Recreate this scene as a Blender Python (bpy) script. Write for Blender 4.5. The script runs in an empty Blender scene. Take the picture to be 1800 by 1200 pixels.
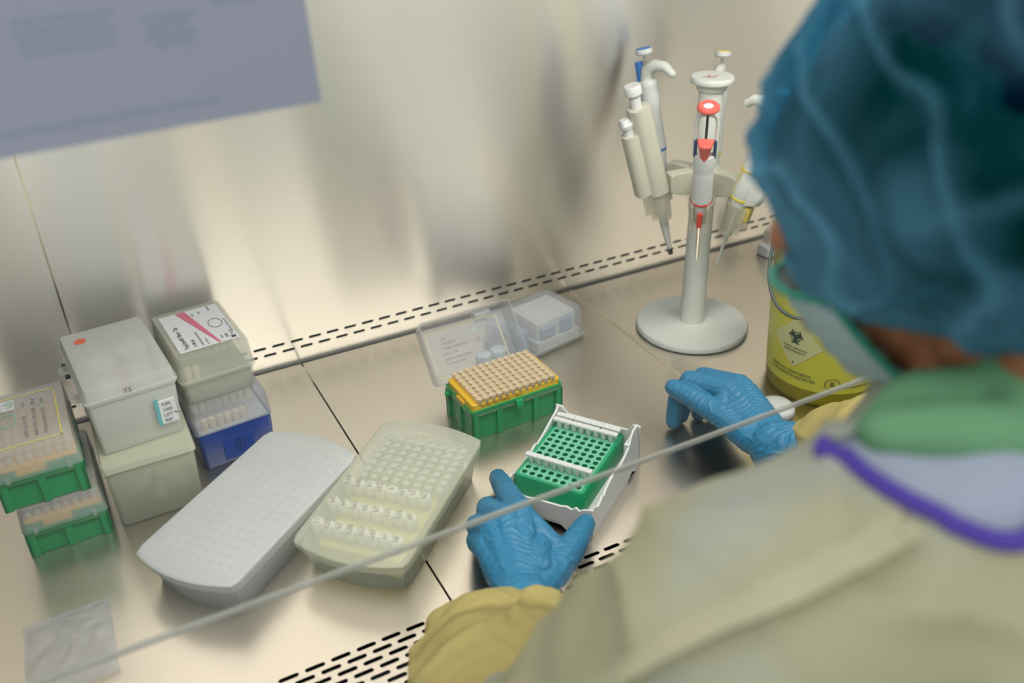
import bpy, bmesh, math, random
from mathutils import Vector, Matrix, noise
from mathutils.bvhtree import BVHTree

MM = 0.001
PI = math.pi
random.seed(7)
scene = bpy.context.scene
COL = scene.collection

# ------------------------------------------------------------------ camera
FPX = 1619.0
cam_d = bpy.data.cameras.new('camera')
cam_d.sensor_width = 36.0
cam_d.lens = 36.0 * FPX / 1800.0
cam_d.clip_start = 0.02
cam_d.clip_end = 30
cam = bpy.data.objects.new('camera', cam_d)
COL.objects.link(cam)
Rm = [[0.885075, 0.254683, -0.389587], [-0.464808, 0.439742, -0.768492], [-0.024404, 0.861257, 0.507583]]
cam.matrix_world = Matrix(((Rm[0][0], Rm[0][1], Rm[0][2], -228.153 * MM), (Rm[1][0], Rm[1][1], Rm[1][2], -1087.660 * MM), (Rm[2][0], Rm[2][1], Rm[2][2], 658.000 * MM), (0, 0, 0, 1)))
cam_d.dof.use_dof = True
cam_d.dof.focus_distance = 1.03
cam_d.dof.aperture_fstop = cam_d.lens / 9.0      # nine-millimetre entrance pupil
scene.camera = cam

# ------------------------------------------------------------------ world, lamps, exposure
world = bpy.data.worlds.new('room_light')
scene.world = world
world.use_nodes = True
wn = world.node_tree
bg = wn.nodes['Background']
bg.inputs['Color'].default_value = (0.80, 0.84, 0.86, 1)
bg.inputs['Strength'].default_value = 1.30

def area_light(name, loc, size, size_y, energy, color, rot=(0, 0, 0)):
    d = bpy.data.lights.new(name, 'AREA')
    d.shape = 'RECTANGLE'
    d.size = size
    d.size_y = size_y
    d.energy = energy
    d.color = color
    o = bpy.data.objects.new(name, d)
    o.location = loc
    o.rotation_euler = rot
    COL.objects.link(o)
    return o

area_light('cabinet_tube_light', (0.2, -0.47, 0.70), 1.15, 0.12, 6.8, (1.0, 0.98, 0.95), (math.radians(16), 0, 0))
area_light('room_ceiling_light', (-0.3, -1.7, 1.75), 1.4, 0.8, 9.0, (0.92, 0.97, 1.0), (math.radians(-22), 0, 0))

vs = scene.view_settings
vs.view_transform = 'Standard'
vs.look = 'None'
vs.gamma = 1.0
vs.use_curve_mapping = False
vs.exposure = -0.08
scene.cycles.max_bounces = 10
scene.cycles.transparent_max_bounces = 24
scene.cycles.transmission_bounces = 8
scene.cycles.use_denoising = True
scene.cycles.sample_clamp_indirect = 4.0
scene.cycles.caustics_reflective = False
scene.cycles.caustics_refractive = False

# ------------------------------------------------------------------ helpers
def lin(c):
    def f(v):
        v = v / 255.0
        return v / 12.92 if v <= 0.04045 else ((v + 0.055) / 1.055) ** 2.4
    return (f(c[0]), f(c[1]), f(c[2]), 1.0)

MATS = {}
def new_mat(name):
    m = bpy.data.materials.new(name)
    m.use_nodes = True
    nt = m.node_tree
    nt.nodes.clear()
    out = nt.nodes.new('ShaderNodeOutputMaterial')
    MATS[name] = m
    return m, nt, out

def N(nt, kind, **kw):
    n = nt.nodes.new(kind)
    for k, v in kw.items():
        if k.startswith('i_'):
            n.inputs[k[2:].replace('_', ' ')].default_value = v
        else:
            setattr(n, k, v)
    return n

def plastic(name, rgb, rough=0.45, trans=0.0, clear=0.0, bump=0.0, bscale=60.0, spec=0.4, vary=0.06, coat=0.0, metal=0.0, nscale=(1, 1, 1)):
    """opaque or milky or see-through plastic / paper / cloth: principled + translucent + transparent"""
    m, nt, out = new_mat(name)
    L = nt.links.new
    p = N(nt, 'ShaderNodeBsdfPrincipled')
    col = lin(rgb)
    tc = N(nt, 'ShaderNodeTexCoord')
    mp = N(nt, 'ShaderNodeMapping')
    mp.inputs['Scale'].default_value = nscale
    L(tc.outputs['Object'], mp.inputs['Vector'])
    nz = N(nt, 'ShaderNodeTexNoise')
    nz.inputs['Scale'].default_value = bscale
    nz.inputs['Detail'].default_value = 3
    L(mp.outputs['Vector'], nz.inputs['Vector'])
    mr = N(nt, 'ShaderNodeMapRange')
    mr.inputs['To Min'].default_value = 1.0 - vary
    mr.inputs['To Max'].default_value = 1.0 + vary
    L(nz.outputs['Fac'], mr.inputs['Value'])
    mx = N(nt, 'ShaderNodeVectorMath', operation='SCALE')
    mx.inputs[0].default_value = col[:3]
    L(mr.outputs['Result'], mx.inputs['Scale'])
    L(mx.outputs['Vector'], p.inputs['Base Color'])
    p.inputs['Roughness'].default_value = rough
    p.inputs['Specular IOR Level'].default_value = spec
    p.inputs['Metallic'].default_value = metal
    p.inputs['Coat Weight'].default_value = coat
    last = p.outputs['BSDF']
    if bump > 0:
        b = N(nt, 'ShaderNodeBump')
        b.inputs['Strength'].default_value = bump
        b.inputs['Distance'].default_value = 0.001
        L(nz.outputs['Fac'], b.inputs['Height'])
        L(b.outputs['Normal'], p.inputs['Normal'])
    if trans > 0:
        t = N(nt, 'ShaderNodeBsdfTranslucent')
        L(mx.outputs['Vector'], t.inputs['Color'])
        ms = N(nt, 'ShaderNodeMixShader')
        ms.inputs['Fac'].default_value = trans
        L(last, ms.inputs[1]); L(t.outputs['BSDF'], ms.inputs[2])
        last = ms.outputs['Shader']
    if clear > 0:
        t = N(nt, 'ShaderNodeBsdfTransparent')
        ms = N(nt, 'ShaderNodeMixShader')
        ms.inputs['Fac'].default_value = clear
        L(last, ms.inputs[1]); L(t.outputs['BSDF'], ms.inputs[2])
        last = ms.outputs['Shader']
    L(last, out.inputs['Surface'])
    return m

def clear_plastic(name, tint, haze, hazecol, ior=1.45, rough=0.12):
    """thin see-through plastic or glass: transparent body, fresnel gloss, a little milky haze"""
    m, nt, out = new_mat(name)
    L = nt.links.new
    tr = N(nt, 'ShaderNodeBsdfTransparent')
    tr.inputs['Color'].default_value = tint
    gl = N(nt, 'ShaderNodeBsdfGlossy')
    gl.inputs['Roughness'].default_value = rough
    lw = N(nt, 'ShaderNodeLayerWeight'); lw.inputs['Blend'].default_value = 0.5
    pw = N(nt, 'ShaderNodeMath', operation='POWER'); pw.inputs[1].default_value = 4.0
    L(lw.outputs['Facing'], pw.inputs[0])
    fr = N(nt, 'ShaderNodeMath', operation='MULTIPLY_ADD')
    fr.inputs[1].default_value = 0.6; fr.inputs[2].default_value = ((ior - 1) / (ior + 1)) ** 2
    L(pw.outputs['Value'], fr.inputs[0])
    df = N(nt, 'ShaderNodeBsdfDiffuse')
    df.inputs['Color'].default_value = hazecol
    tl = N(nt, 'ShaderNodeBsdfTranslucent')
    tl.inputs['Color'].default_value = hazecol
    a0 = N(nt, 'ShaderNodeMixShader')
    a0.inputs['Fac'].default_value = 0.45
    L(df.outputs['BSDF'], a0.inputs[1]); L(tl.outputs['BSDF'], a0.inputs[2])
    a = N(nt, 'ShaderNodeMixShader')
    a.inputs['Fac'].default_value = haze
    L(tr.outputs['BSDF'], a.inputs[1]); L(a0.outputs['Shader'], a.inputs[2])
    b = N(nt, 'ShaderNodeMixShader')
    L(fr.outputs['Value'], b.inputs['Fac'])
    L(a.outputs['Shader'], b.inputs[1]); L(gl.outputs['BSDF'], b.inputs[2])
    L(b.outputs['Shader'], out.inputs['Surface'])
    return m

def steel(name, rgb, rough, aniso, tangent, gscale, gstr=0.15, rvar=0.08):
    m, nt, out = new_mat(name)
    L = nt.links.new
    p = N(nt, 'ShaderNodeBsdfPrincipled')
    p.inputs['Metallic'].default_value = 1.0
    p.inputs['Base Color'].default_value = lin(rgb)
    p.inputs['Anisotropic'].default_value = aniso
    v = N(nt, 'ShaderNodeCombineXYZ')
    for i, q in enumerate(tangent):
        v.inputs[i].default_value = q
    L(v.outputs['Vector'], p.inputs['Tangent'])
    tc = N(nt, 'ShaderNodeTexCoord')
    mp = N(nt, 'ShaderNodeMapping')
    mp.inputs['Scale'].default_value = gscale
    L(tc.outputs['Object'], mp.inputs['Vector'])
    nz = N(nt, 'ShaderNodeTexNoise')
    nz.inputs['Scale'].default_value = 1.0
    nz.inputs['Detail'].default_value = 5
    L(mp.outputs['Vector'], nz.inputs['Vector'])
    b = N(nt, 'ShaderNodeBump')
    b.inputs['Strength'].default_value = gstr
    b.inputs['Distance'].default_value = 0.0002
    L(nz.outputs['Fac'], b.inputs['Height'])
    L(b.outputs['Normal'], p.inputs['Normal'])
    n2 = N(nt, 'ShaderNodeTexNoise')
    n2.inputs['Scale'].default_value = 6.0
    n2.inputs['Detail'].default_value = 4
    L(tc.outputs['Object'], n2.inputs['Vector'])
    mr = N(nt, 'ShaderNodeMapRange')
    mr.inputs['To Min'].default_value = rough - rvar
    mr.inputs['To Max'].default_value = rough + rvar
    L(n2.outputs['Fac'], mr.inputs['Value'])
    L(mr.outputs['Result'], p.inputs['Roughness'])
    L(p.outputs['BSDF'], out.inputs['Surface'])
    return m

class MB:
    """collects shapes given in millimetres; build() links them as one mesh object"""
    def __init__(s):
        s.v = []; s.f = []; s.m = []
    def add(s, vs_, fs, mi=0):
        o = len(s.v)
        s.v += [tuple(v) for v in vs_]
        for f in fs:
            s.f.append([i + o for i in f]); s.m.append(mi)
        return s
    def box(s, x0, y0, z0, x1, y1, z1, mi=0):
        v = [(x0, y0, z0), (x1, y0, z0), (x1, y1, z0), (x0, y1, z0), (x0, y0, z1), (x1, y0, z1), (x1, y1, z1), (x0, y1, z1)]
        return s.add(v, [(3, 2, 1, 0), (4, 5, 6, 7), (0, 1, 5, 4), (1, 2, 6, 5), (2, 3, 7, 6), (3, 0, 4, 7)], mi)
    def loft(s, rings, cap0=True, cap1=True, mi=0, closed=True):
        n = len(rings[0]); v = []; f = []
        for r in rings: v += [tuple(p) for p in r]
        for k in range(len(rings) - 1):
            for i in range(n if closed else n - 1):
                j = (i + 1) % n
                f.append((k * n + i, k * n + j, (k + 1) * n + j, (k + 1) * n + i))
        if cap0: f.append(tuple(range(n - 1, -1, -1)))
        if cap1: f.append(tuple((len(rings) - 1) * n + i for i in range(n)))
        return s.add(v, f, mi)
    def lathe(s, prof, n=24, c=(0, 0), cap0=True, cap1=True, mi=0):
        return s.loft([[(c[0] + r * math.cos(2 * PI * i / n), c[1] + r * math.sin(2 * PI * i / n), z) for i in range(n)] for r, z in prof], cap0, cap1, mi)
    def tube(s, pts, r, n=8, mi=0, cap=True, flat=1.0):
        pts = [Vector(p) for p in pts]
        rs = r if isinstance(r, (list, tuple)) else [r] * len(pts)
        rings = []; ref = None
        for i, p in enumerate(pts):
            a = pts[max(i - 1, 0)]; b = pts[min(i + 1, len(pts) - 1)]
            t = (b - a).normalized()
            if ref is None:
                ref = t.orthogonal().normalized()
            ref = (ref - t * ref.dot(t)).normalized()
            w = t.cross(ref)
            rings.append([p + (ref * math.cos(2 * PI * k / n) + w * math.sin(2 * PI * k / n) * flat) * rs[i] for k in range(n)])
        return s.loft(rings, cap, cap, mi)
    def ball(s, c, r, n=10, mi=0, sc=(1, 1, 1)):
        c = Vector(c); rings = []
        m = max(4, n // 2 + 1)
        for k in range(1, m):
            a = PI * k / m
            rings.append([(c.x + sc[0] * r * math.sin(a) * math.cos(2 * PI * i / n), c.y + sc[1] * r * math.sin(a) * math.sin(2 * PI * i / n), c.z - sc[2] * r * math.cos(a)) for i in range(n)])
        return s.loft(rings, True, True, mi)
    def limb(s, pts, rs, n=14):
        """overlapping balls and cones, to be fused by fuse()"""
        for i in range(len(pts) - 1):
            s.tube([pts[i], pts[i + 1]], [rs[i], rs[i + 1]], n)
        for p, r in zip(pts, rs):
            s.ball(p, r, n)
        return s
    def xf(s, M):
        s.v = [tuple(M @ Vector(v)) for v in s.v]
        return s
    def mesh(s, name, mats, smooth=None):
        me = bpy.data.meshes.new(name)
        me.from_pydata([(x * MM, y * MM, z * MM) for x, y, z in s.v], [], s.f)
        for m in (mats if isinstance(mats, (list, tuple)) else [mats]):
            me.materials.append(m)
        me.polygons.foreach_set('material_index', s.m)
        bm = bmesh.new(); bm.from_mesh(me)
        bmesh.ops.recalc_face_normals(bm, faces=bm.faces)
        if smooth:
            for f in bm.faces: f.smooth = True
            for e in bm.edges:
                if len(e.link_faces) == 2:
                    if e.calc_face_angle(0) > math.radians(smooth): e.smooth = False
        bm.to_mesh(me); bm.free()
        me.update()
        return me
    def build(s, name, mats, parent=None, smooth=None, bevel=0):
        return link(name, s.mesh(name, mats, smooth), parent, bevel)

def link(name, me, parent=None, bevel=0, loc=None, rotz=None):
    o = bpy.data.objects.new(name, me)
    COL.objects.link(o)
    if parent: o.parent = parent
    if loc: o.location = [q * MM for q in loc]
    if rotz is not None: o.rotation_euler = (0, 0, rotz)
    if bevel:
        b = o.modifiers.new('edge', 'BEVEL')
        b.width = bevel * MM; b.segments = 2; b.limit_method = 'ANGLE'; b.angle_limit = math.radians(40)
        b.harden_normals = False
    return o

def tag(o, label=None, cat=None, group=None, kind=None):
    if label: o['label'] = label
    if cat: o['category'] = cat
    if group: o['group'] = group
    if kind: o['kind'] = kind
    return o

def thing(name, label, cat, loc=(0, 0, 0), rotz=0, group=None):
    o = bpy.data.objects.new(name, None)
    o.empty_display_size = 0.01
    COL.objects.link(o)
    o.location = [q * MM for q in loc]
    o.rotation_euler = (0, 0, rotz)
    return tag(o, label, cat, group)

def copy_tree(o, parent=None):
    c = o.copy(); COL.objects.link(c); c.parent = parent
    for ch in list(o.children):
        copy_tree(ch, c)
    return c

def rrect(x0, y0, x1, y1, r, z, n=4):
    pts = []
    for cx_, cy_, a0 in ((x1 - r, y1 - r, 0), (x0 + r, y1 - r, 90), (x0 + r, y0 + r, 180), (x1 - r, y0 + r, 270)):
        for k in range(n + 1):
            a = math.radians(a0 + 90 * k / n)
            pts.append((cx_ + r * math.cos(a), cy_ + r * math.sin(a), z))
    return pts

def shell(b, x0, y0, z0, x1, y1, z1, r=4, t=1.6, taper=0, top_closed=True, mi=0):
    """box with rounded corners, hollow; open at the other end; taper shrinks the closed end"""
    zc, zo = (z1, z0) if top_closed else (z0, z1)
    s = 1 if top_closed else -1
    out = [rrect(x0, y0, x1, y1, r, zo), rrect(x0 + taper, y0 + taper, x1 - taper, y1 - taper, r, zc - s * 2),
           rrect(x0 + taper + 1.2, y0 + taper + 1.2, x1 - taper - 1.2, y1 - taper - 1.2, max(r - 1, .5), zc)]
    b.loft(out, False, True, mi)
    inn = [rrect(x0 + t, y0 + t, x1 - t, y1 - t, max(r - t, .6), zo), rrect(x0 + taper + t, y0 + taper + t, x1 - taper - t, y1 - taper - t, max(r - t, .6), zc - s * t)]
    b.loft(inn, False, True, mi)
    n = len(out[0])
    b.add(out[0] + inn[0], [(i, (i + 1) % n, n + (i + 1) % n, n + i) for i in range(n)], mi)
    return b

def place(o, x, y, z, a):
    o.location = (x * MM, y * MM, z * MM); o.rotation_euler = (0, 0, a)

def text_part(name, s, size, mat, parent, M, align='LEFT', xs=1.0):
    """flat lettering, size in mm, put in the XY plane of M (mm)"""
    cu = bpy.data.curves.new(name, 'FONT')
    cu.body = s; cu.size = size * MM; cu.align_x = align; cu.resolution_u = 2
    cu.extrude = 0.00008
    t = bpy.data.objects.new(name, cu)
    COL.objects.link(t)
    bpy.context.view_layer.update()
    me = bpy.data.meshes.new_from_object(t.evaluated_get(bpy.context.evaluated_depsgraph_get()))
    COL.objects.unlink(t); bpy.data.objects.remove(t); bpy.data.curves.remove(cu)
    me.name = name
    S_ = Matrix.Diagonal((xs, 1, 1, 1))
    M2 = M.copy(); M2.translation = M.translation * MM
    me.transform(M2 @ S_)
    me.materials.clear(); me.materials.append(mat)
    return link(name, me, parent)

def frame(o, ux, uy):
    """matrix with origin o (mm) and in-plane axes ux, uy"""
    x = Vector(ux).normalized(); y = Vector(uy).normalized(); z = x.cross(y)
    return Matrix(((x.x, y.x, z.x, o[0]), (x.y, y.y, z.y, o[1]), (x.z, y.z, z.z, o[2]), (0, 0, 0, 1)))

def fuse(b, name, voxel, smooth_it, mat, parent, disp=None, factor=0.5):
    """fuse overlapping shapes into one continuous skin"""
    me = b.mesh(name, mat)
    o = bpy.data.objects.new(name, me); COL.objects.link(o)
    r = o.modifiers.new('r', 'REMESH'); r.mode = 'VOXEL'; r.voxel_size = voxel * MM
    r.use_smooth_shade = True
    if smooth_it:
        sm = o.modifiers.new('s', 'SMOOTH'); sm.iterations = smooth_it; sm.factor = factor
    bpy.context.view_layer.update()
    me2 = bpy.data.meshes.new_from_object(o.evaluated_get(bpy.context.evaluated_depsgraph_get()))
    COL.objects.unlink(o); bpy.data.objects.remove(o)
    me2.name = name
    if not me2.materials: me2.materials.append(mat)
    if disp:
        me2.update()
        co = [(v.co.copy(), v.normal.copy()) for v in me2.vertices]
        for v, (c, n) in zip(me2.vertices, co):
            v.co = c + n * (disp(c / MM, n) * MM)
    for p in me2.polygons: p.use_smooth = True
    me2.update()
    return link(name, me2, parent)

# ------------------------------------------------------------------ materials
floor_steel = steel('worktop_steel', (226, 216, 200), 0.28, 0.6, (0, 1, 0), (30, 900, 30), 0.0, 0.02)
wall_steel = steel('wall_steel', (240, 236, 228), 0.34, 0.95, (0, 0, 1), (20, 20, 1200), 0.0, 0.02)
grille_steel = steel('grille_steel', (200, 186, 168), 0.3, 0.3, (0, 1, 0), (30, 900, 30), 0.1)
edge_steel = steel('bright_steel', (225, 215, 195), 0.25, 0.0, (1, 0, 0), (50, 50, 50), 0.05)
dark = plastic('dark_plenum', (16, 24, 26), 0.8, vary=0.02)
black = plastic('black_plastic', (28, 30, 32), 0.45, vary=0.03)
ink = plastic('black_print', (70, 68, 66), 0.7, vary=0.02)
soft_ink = plastic('grey_print', (120, 118, 116), 0.7, vary=0.02)
red_ink = plastic('red_pen', (96, 14, 24), 0.7, vary=0.05)
grey_ink = plastic('grey_pen', (44, 34, 36), 0.7, vary=0.05)
green = plastic('green_plastic', (24, 150, 84), 0.38, vary=0.04, bscale=30)
green2 = plastic('pcr_green_plastic', (22, 158, 104), 0.32, trans=0.12, vary=0.06, bscale=60, coat=0.2)
green2t = plastic('pcr_frosted_sheen_green', (112, 190, 154), 0.35, vary=0.1, bscale=300)  # frosted rack top; its glossy reflection is put into the paler colour
green2d = plastic('well_green', (18, 142, 92), 0.45, vary=0.04)
yellow = plastic('yellow_tray_plastic', (238, 190, 50), 0.4, vary=0.03)
tipmat = plastic('tip_plastic', (248, 234, 204), 0.35, trans=0.3, clear=0.08, vary=0.03)
blue = plastic('blue_plastic', (10, 66, 158), 0.33, vary=0.05, bscale=40)
white = plastic('white_plastic', (220, 220, 214), 0.38, vary=0.02)
white2 = plastic('white_matte', (218, 219, 208), 0.5, vary=0.02, bump=0.05, bscale=400)
cream = plastic('cream_plastic', (206, 202, 180), 0.42, vary=0.03)
frost = plastic('frosted_box_plastic', (242, 242, 234), 0.45, trans=0.35, clear=0.22, vary=0.05, bscale=30)
frost_b = plastic('frosted_sheer_plastic', (242, 242, 234), 0.4, trans=0.3, clear=0.50, vary=0.05, bscale=30)
frost_y = plastic('frosted_yellowish_plastic', (238, 238, 214), 0.4, trans=0.3, clear=0.42, vary=0.05, bscale=30)
frost_c = plastic('frosted_thin_plastic', (240, 240, 220), 0.35, trans=0.3, clear=0.66, vary=0.05, bscale=30)
freezer_w = plastic('milky_white_plastic', (246, 247, 242), 0.5, trans=0.35, clear=0.17, vary=0.05, bscale=25)
freezer_y = plastic('milky_yellow_plastic', (246, 247, 224), 0.5, trans=0.35, clear=0.44, vary=0.05, bscale=25)
lidmat = clear_plastic('clear_lid', (1, 1, 1, 1), 0.30, (0.95, 0.95, 0.95, 1), ior=1.35)
lid2 = clear_plastic('hazy_lid', (1, 1, 1, 1), 0.24, (0.96, 0.96, 0.96, 1), ior=1.38, rough=0.2)
glass = clear_plastic('sash_glass', (0.96, 0.975, 0.97, 1), 0.035, (0.8, 0.84, 0.84, 1), ior=1.33, rough=0.03)
glass_edge = plastic('sash_edge', (196, 196, 186), 0.3, trans=0.3, clear=0.4, vary=0.04)
paper = plastic('paper_white', (228, 228, 226), 0.6, vary=0.01)
poster_m = plastic('poster_paper', (170, 172, 186), 0.6, trans=0.2, vary=0.04, bscale=8)
poster_ink = plastic('poster_print', (144, 152, 172), 0.7, vary=0.02)
poster_white = plastic('poster_pale_print', (180, 183, 196), 0.7, vary=0.02)
pink = plastic('pink_print', (214, 112, 132), 0.6, vary=0.03)
orange = plastic('orange_sticker', (226, 106, 60), 0.5, vary=0.02)
teal_p = plastic('teal_print', (110, 182, 188), 0.6, vary=0.02)
red = plastic('red_plastic', (222, 62, 52), 0.35, vary=0.02)
red_soft = plastic('coral_plastic', (232, 98, 84), 0.4, vary=0.02)
bluep = plastic('blue_button_plastic', (40, 116, 184), 0.35, vary=0.02)
navy = plastic('navy_plastic', (30, 58, 96), 0.4, vary=0.02)
yel2 = plastic('yellow_button_plastic', (232, 208, 84), 0.4, vary=0.02)
chrome = plastic('polished_metal', (190, 186, 176), 0.18, metal=1.0, vary=0.02)
holder_m = clear_plastic('yellowed_clear_holder', (1, 0.99, 0.95, 1), 0.30, (0.95, 0.92, 0.78, 1), ior=1.35, rough=0.15)
glove = plastic('blue_nitrile', (50, 127, 164), 0.42, trans=0.08, bump=0.5, bscale=260, vary=0.10, spec=0.45, nscale=(1.5, 0.5, 1))
gownm = plastic('yellow_gown_cloth', (206, 200, 166), 0.75, trans=0.30, bump=0.2, bscale=300, vary=0.05, spec=0.15)
_nt = gownm.node_tree
_sc = [n for n in _nt.nodes if n.type == 'VECT_MATH'][0]
_n2 = N(_nt, 'ShaderNodeTexNoise'); _n2.inputs['Scale'].default_value = 7; _n2.inputs['Detail'].default_value = 2
_tc = [n for n in _nt.nodes if n.type == 'TEX_COORD'][0]
_nt.links.new(_tc.outputs['Object'], _n2.inputs['Vector'])
_cr = N(_nt, 'ShaderNodeValToRGB'); _cr.color_ramp.elements[0].position = .40; _cr.color_ramp.elements[1].position = .62
_cr.color_ramp.elements[0].color = lin((196, 190, 152)); _cr.color_ramp.elements[1].color = lin((190, 194, 186))
_nt.links.new(_n2.outputs['Fac'], _cr.inputs['Fac']); _nt.links.new(_cr.outputs['Color'], _sc.inputs[0])
gown_s = plastic('yellow_sleeve_cloth', (210, 194, 124), 0.7, trans=0.35, bump=0.2, bscale=300, vary=0.06, spec=0.2)
lavender = plastic('lavender_cloth', (160, 164, 178), 0.8, vary=0.04)
scrub = plastic('green_scrub_cloth', (104, 152, 108), 0.85, vary=0.06, bscale=20)
purple = plastic('purple_binding_cloth', (80, 58, 152), 0.75, vary=0.14, bscale=12)
skin = plastic('brown_skin', (150, 96, 62), 0.5, vary=0.06, bscale=15)
hair = plastic('black_hair', (8, 14, 20), 0.6, vary=0.1, bscale=80, nscale=(1, 1, 6))
maskm = plastic('mask_cloth', (206, 226, 226), 0.7, trans=0.3, clear=0.15, vary=0.03)
mask_e = plastic('mask_green_edge', (46, 140, 118), 0.7, vary=0.03)
eyew = plastic('eye_white', (225, 222, 214), 0.25, vary=0.01)
bucket_m = plastic('yellow_bucket_plastic', (214, 200, 40), 0.3, trans=0.35, clear=0.38, vary=0.05, bscale=10)
bucket_lab = plastic('yellow_bucket_label', (216, 208, 62), 0.35, vary=0.02)
diamond_m = plastic('pale_yellow_label', (220, 216, 150), 0.5, vary=0.01)
dkgreen_ink = plastic('dark_green_print', (40, 62, 48), 0.6, vary=0.02)
wire = plastic('dark_wire', (74, 84, 78), 0.4, vary=0.02)
bagm = clear_plastic('clear_bag', (1, 1, 1, 1), 0.24, (0.95, 0.96, 0.96, 1), rough=0.12, ior=1.5)

def cap_material():
    m, nt, out = new_mat('teal_cap_cloth')
    L = nt.links.new
    tc = N(nt, 'ShaderNodeTexCoord')
    nz = N(nt, 'ShaderNodeTexNoise'); nz.inputs['Scale'].default_value = 14; nz.inputs['Detail'].default_value = 5; nz.inputs['Distortion'].default_value = 0.8
    L(tc.outputs['Object'], nz.inputs['Vector'])
    at = N(nt, 'ShaderNodeAttribute'); at.attribute_name = 'fold'
    ad = N(nt, 'ShaderNodeMath', operation='ADD'); L(at.outputs['Fac'], ad.inputs[0])
    ms_ = N(nt, 'ShaderNodeMapRange'); ms_.inputs['From Min'].default_value = 0.3; ms_.inputs['From Max'].default_value = 0.7
    ms_.inputs['To Min'].default_value = -0.22; ms_.inputs['To Max'].default_value = 0.24
    L(nz.outputs['Fac'], ms_.inputs['Value']); L(ms_.outputs['Result'], ad.inputs[1])
    p = N(nt, 'ShaderNodeBsdfPrincipled'); p.inputs['Base Color'].default_value = lin((100, 158, 182)); p.inputs['Roughness'].default_value = 0.8
    p.inputs['Specular IOR Level'].default_value = 0.15
    t = N(nt, 'ShaderNodeBsdfTranslucent'); t.inputs['Color'].default_value = lin((50, 134, 164))
    m1 = N(nt, 'ShaderNodeMixShader'); m1.inputs['Fac'].default_value = 0.35
    L(p.outputs['BSDF'], m1.inputs[1]); L(t.outputs['BSDF'], m1.inputs[2])
    tr = N(nt, 'ShaderNodeBsdfTransparent'); tr.inputs['Color'].default_value = (0.06, 0.46, 0.66, 1)
    m2 = N(nt, 'ShaderNodeMixShader')
    L(ad.outputs['Value'], m2.inputs['Fac'])
    L(tr.outputs['BSDF'], m2.inputs[1]); L(m1.outputs['Shader'], m2.inputs[2])
    L(m2.outputs['Shader'], out.inputs['Surface'])
    return m
capm = cap_material()

# ------------------------------------------------------------------ the cabinet (setting)
X0, X1 = -440.0, 854.0

def slot_cells(b, x0, x1, y0, y1, xc0, pitch, L, W, T, mi=0):
    """strip x0..x1, y0..y1 with one row of stadium holes centred at xc0 + k*pitch; hole walls T deep"""
    r = W / 2; h = y1 - y0; yc = (y0 + y1) / 2
    k0 = math.ceil((x0 - xc0 + pitch / 2) / pitch); k1 = math.floor((x1 - xc0 - pitch / 2) / pitch)
    xa = xc0 + (k0 - .5) * pitch; xb = xc0 + (k1 + .5) * pitch
    if xa > x0: b.add([(x0, y0, 0), (xa, y0, 0), (xa, y1, 0), (x0, y1, 0)], [(0, 1, 2, 3)], mi)
    if xb < x1: b.add([(xb, y0, 0), (x1, y0, 0), (x1, y1, 0), (xb, y1, 0)], [(0, 1, 2, 3)], mi)
    for k in range(k0, k1 + 1):
        xc = xc0 + k * pitch; xr = xc + L / 2 - r; xl = xc - L / 2 + r; u0 = xc - pitch / 2; u1 = xc + pitch / 2
        hole = []; outer = [(xr, y0), (u1, y0), (u1, y0 + h * .33), (u1, y0 + h * .67), (u1, y1), (xr, y1), (xl, y1), (u0, y1), (u0, y0 + h * .67), (u0, y0 + h * .33), (u0, y0), (xl, y0)]
        for j in range(6):
            a = math.radians(-90 + 36 * j); hole.append((xr + r * math.cos(a), yc + r * math.sin(a)))
        for j in range(6):
            a = math.radians(90 + 36 * j); hole.append((xl + r * math.cos(a), yc + r * math.sin(a)))
        v = [(x, y, 0) for x, y in outer] + [(x, y, 0) for x, y in hole] + [(x, y, -T) for x, y in hole]
        f = [(i, (i + 1) % 12, 12 + (i + 1) % 12, 12 + i) for i in range(12)] + [(12 + i, 12 + (i + 1) % 12, 24 + (i + 1) % 12, 24 + i) for i in range(12)]
        b.add(v, f, mi)

def tray_panel(x0, x1, parent):
    b = MB()
    yg = -506.6 + 4.52
    b.add([(x0, 0, 0), (x1, 0, 0), (x1, yg, 0), (x0, yg, 0)], [(0, 3, 2, 1)])
    # edges turned down
    b.add([(x0, 0, 0), (x0, -600, 0), (x0, -600, -14), (x0, 0, -14)], [(0, 1, 2, 3)])
    b.add([(x1, 0, 0), (x1, -600, 0), (x1, -600, -14), (x1, 0, -14)], [(0, 1, 2, 3)])
    for r in range(10):
        yc = -506.6 - 9.04 * r
        slot_cells(b, x0, x1, yc - 4.52, yc + 4.52, -162.1 + (11.98 if r % 2 else 0), 23.96, 18.6, 4.6, 1.6)
    yb = -506.6 - 9.04 * 9.5
    b.add([(x0, yb, 0), (x1, yb, 0), (x1, -604, 0), (x0, -604, 0)], [(0, 3, 2, 1)])
    return b.build('tray_panel', grille_steel if False else floor_steel, parent)

wt = tag(thing('floor', None, None), None, None, None, 'structure')
wt['label'] = 'brushed steel work surface of the cabinet with slotted front grille'
for xa, xb in ((X0, -1.1), (1.1, 425.2), (428.8, X1)):
    tray_panel(xa, xb, wt)
b = MB(); b.box(425.4, -603, -3, 428.6, -1, 2.2)
b.build('joint_strip', edge_steel, wt, bevel=0.8)
b = MB(); b.box(X0, -610, -60, X1, 10, -40)
b.build('plenum_pan', dark, wt)
b = MB()
b.loft([[(x, -604 - 26 * math.sin(a), -26 + 26 * math.cos(a)) for a in [k * PI / 2 / 6 for k in range(7)]] + [(x, -630, -110), (x, -604, -110)] for x in (X0 - 30, X1 + 30)], True, True)
b.build('front_sill', edge_steel, wt, smooth=30)

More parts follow.
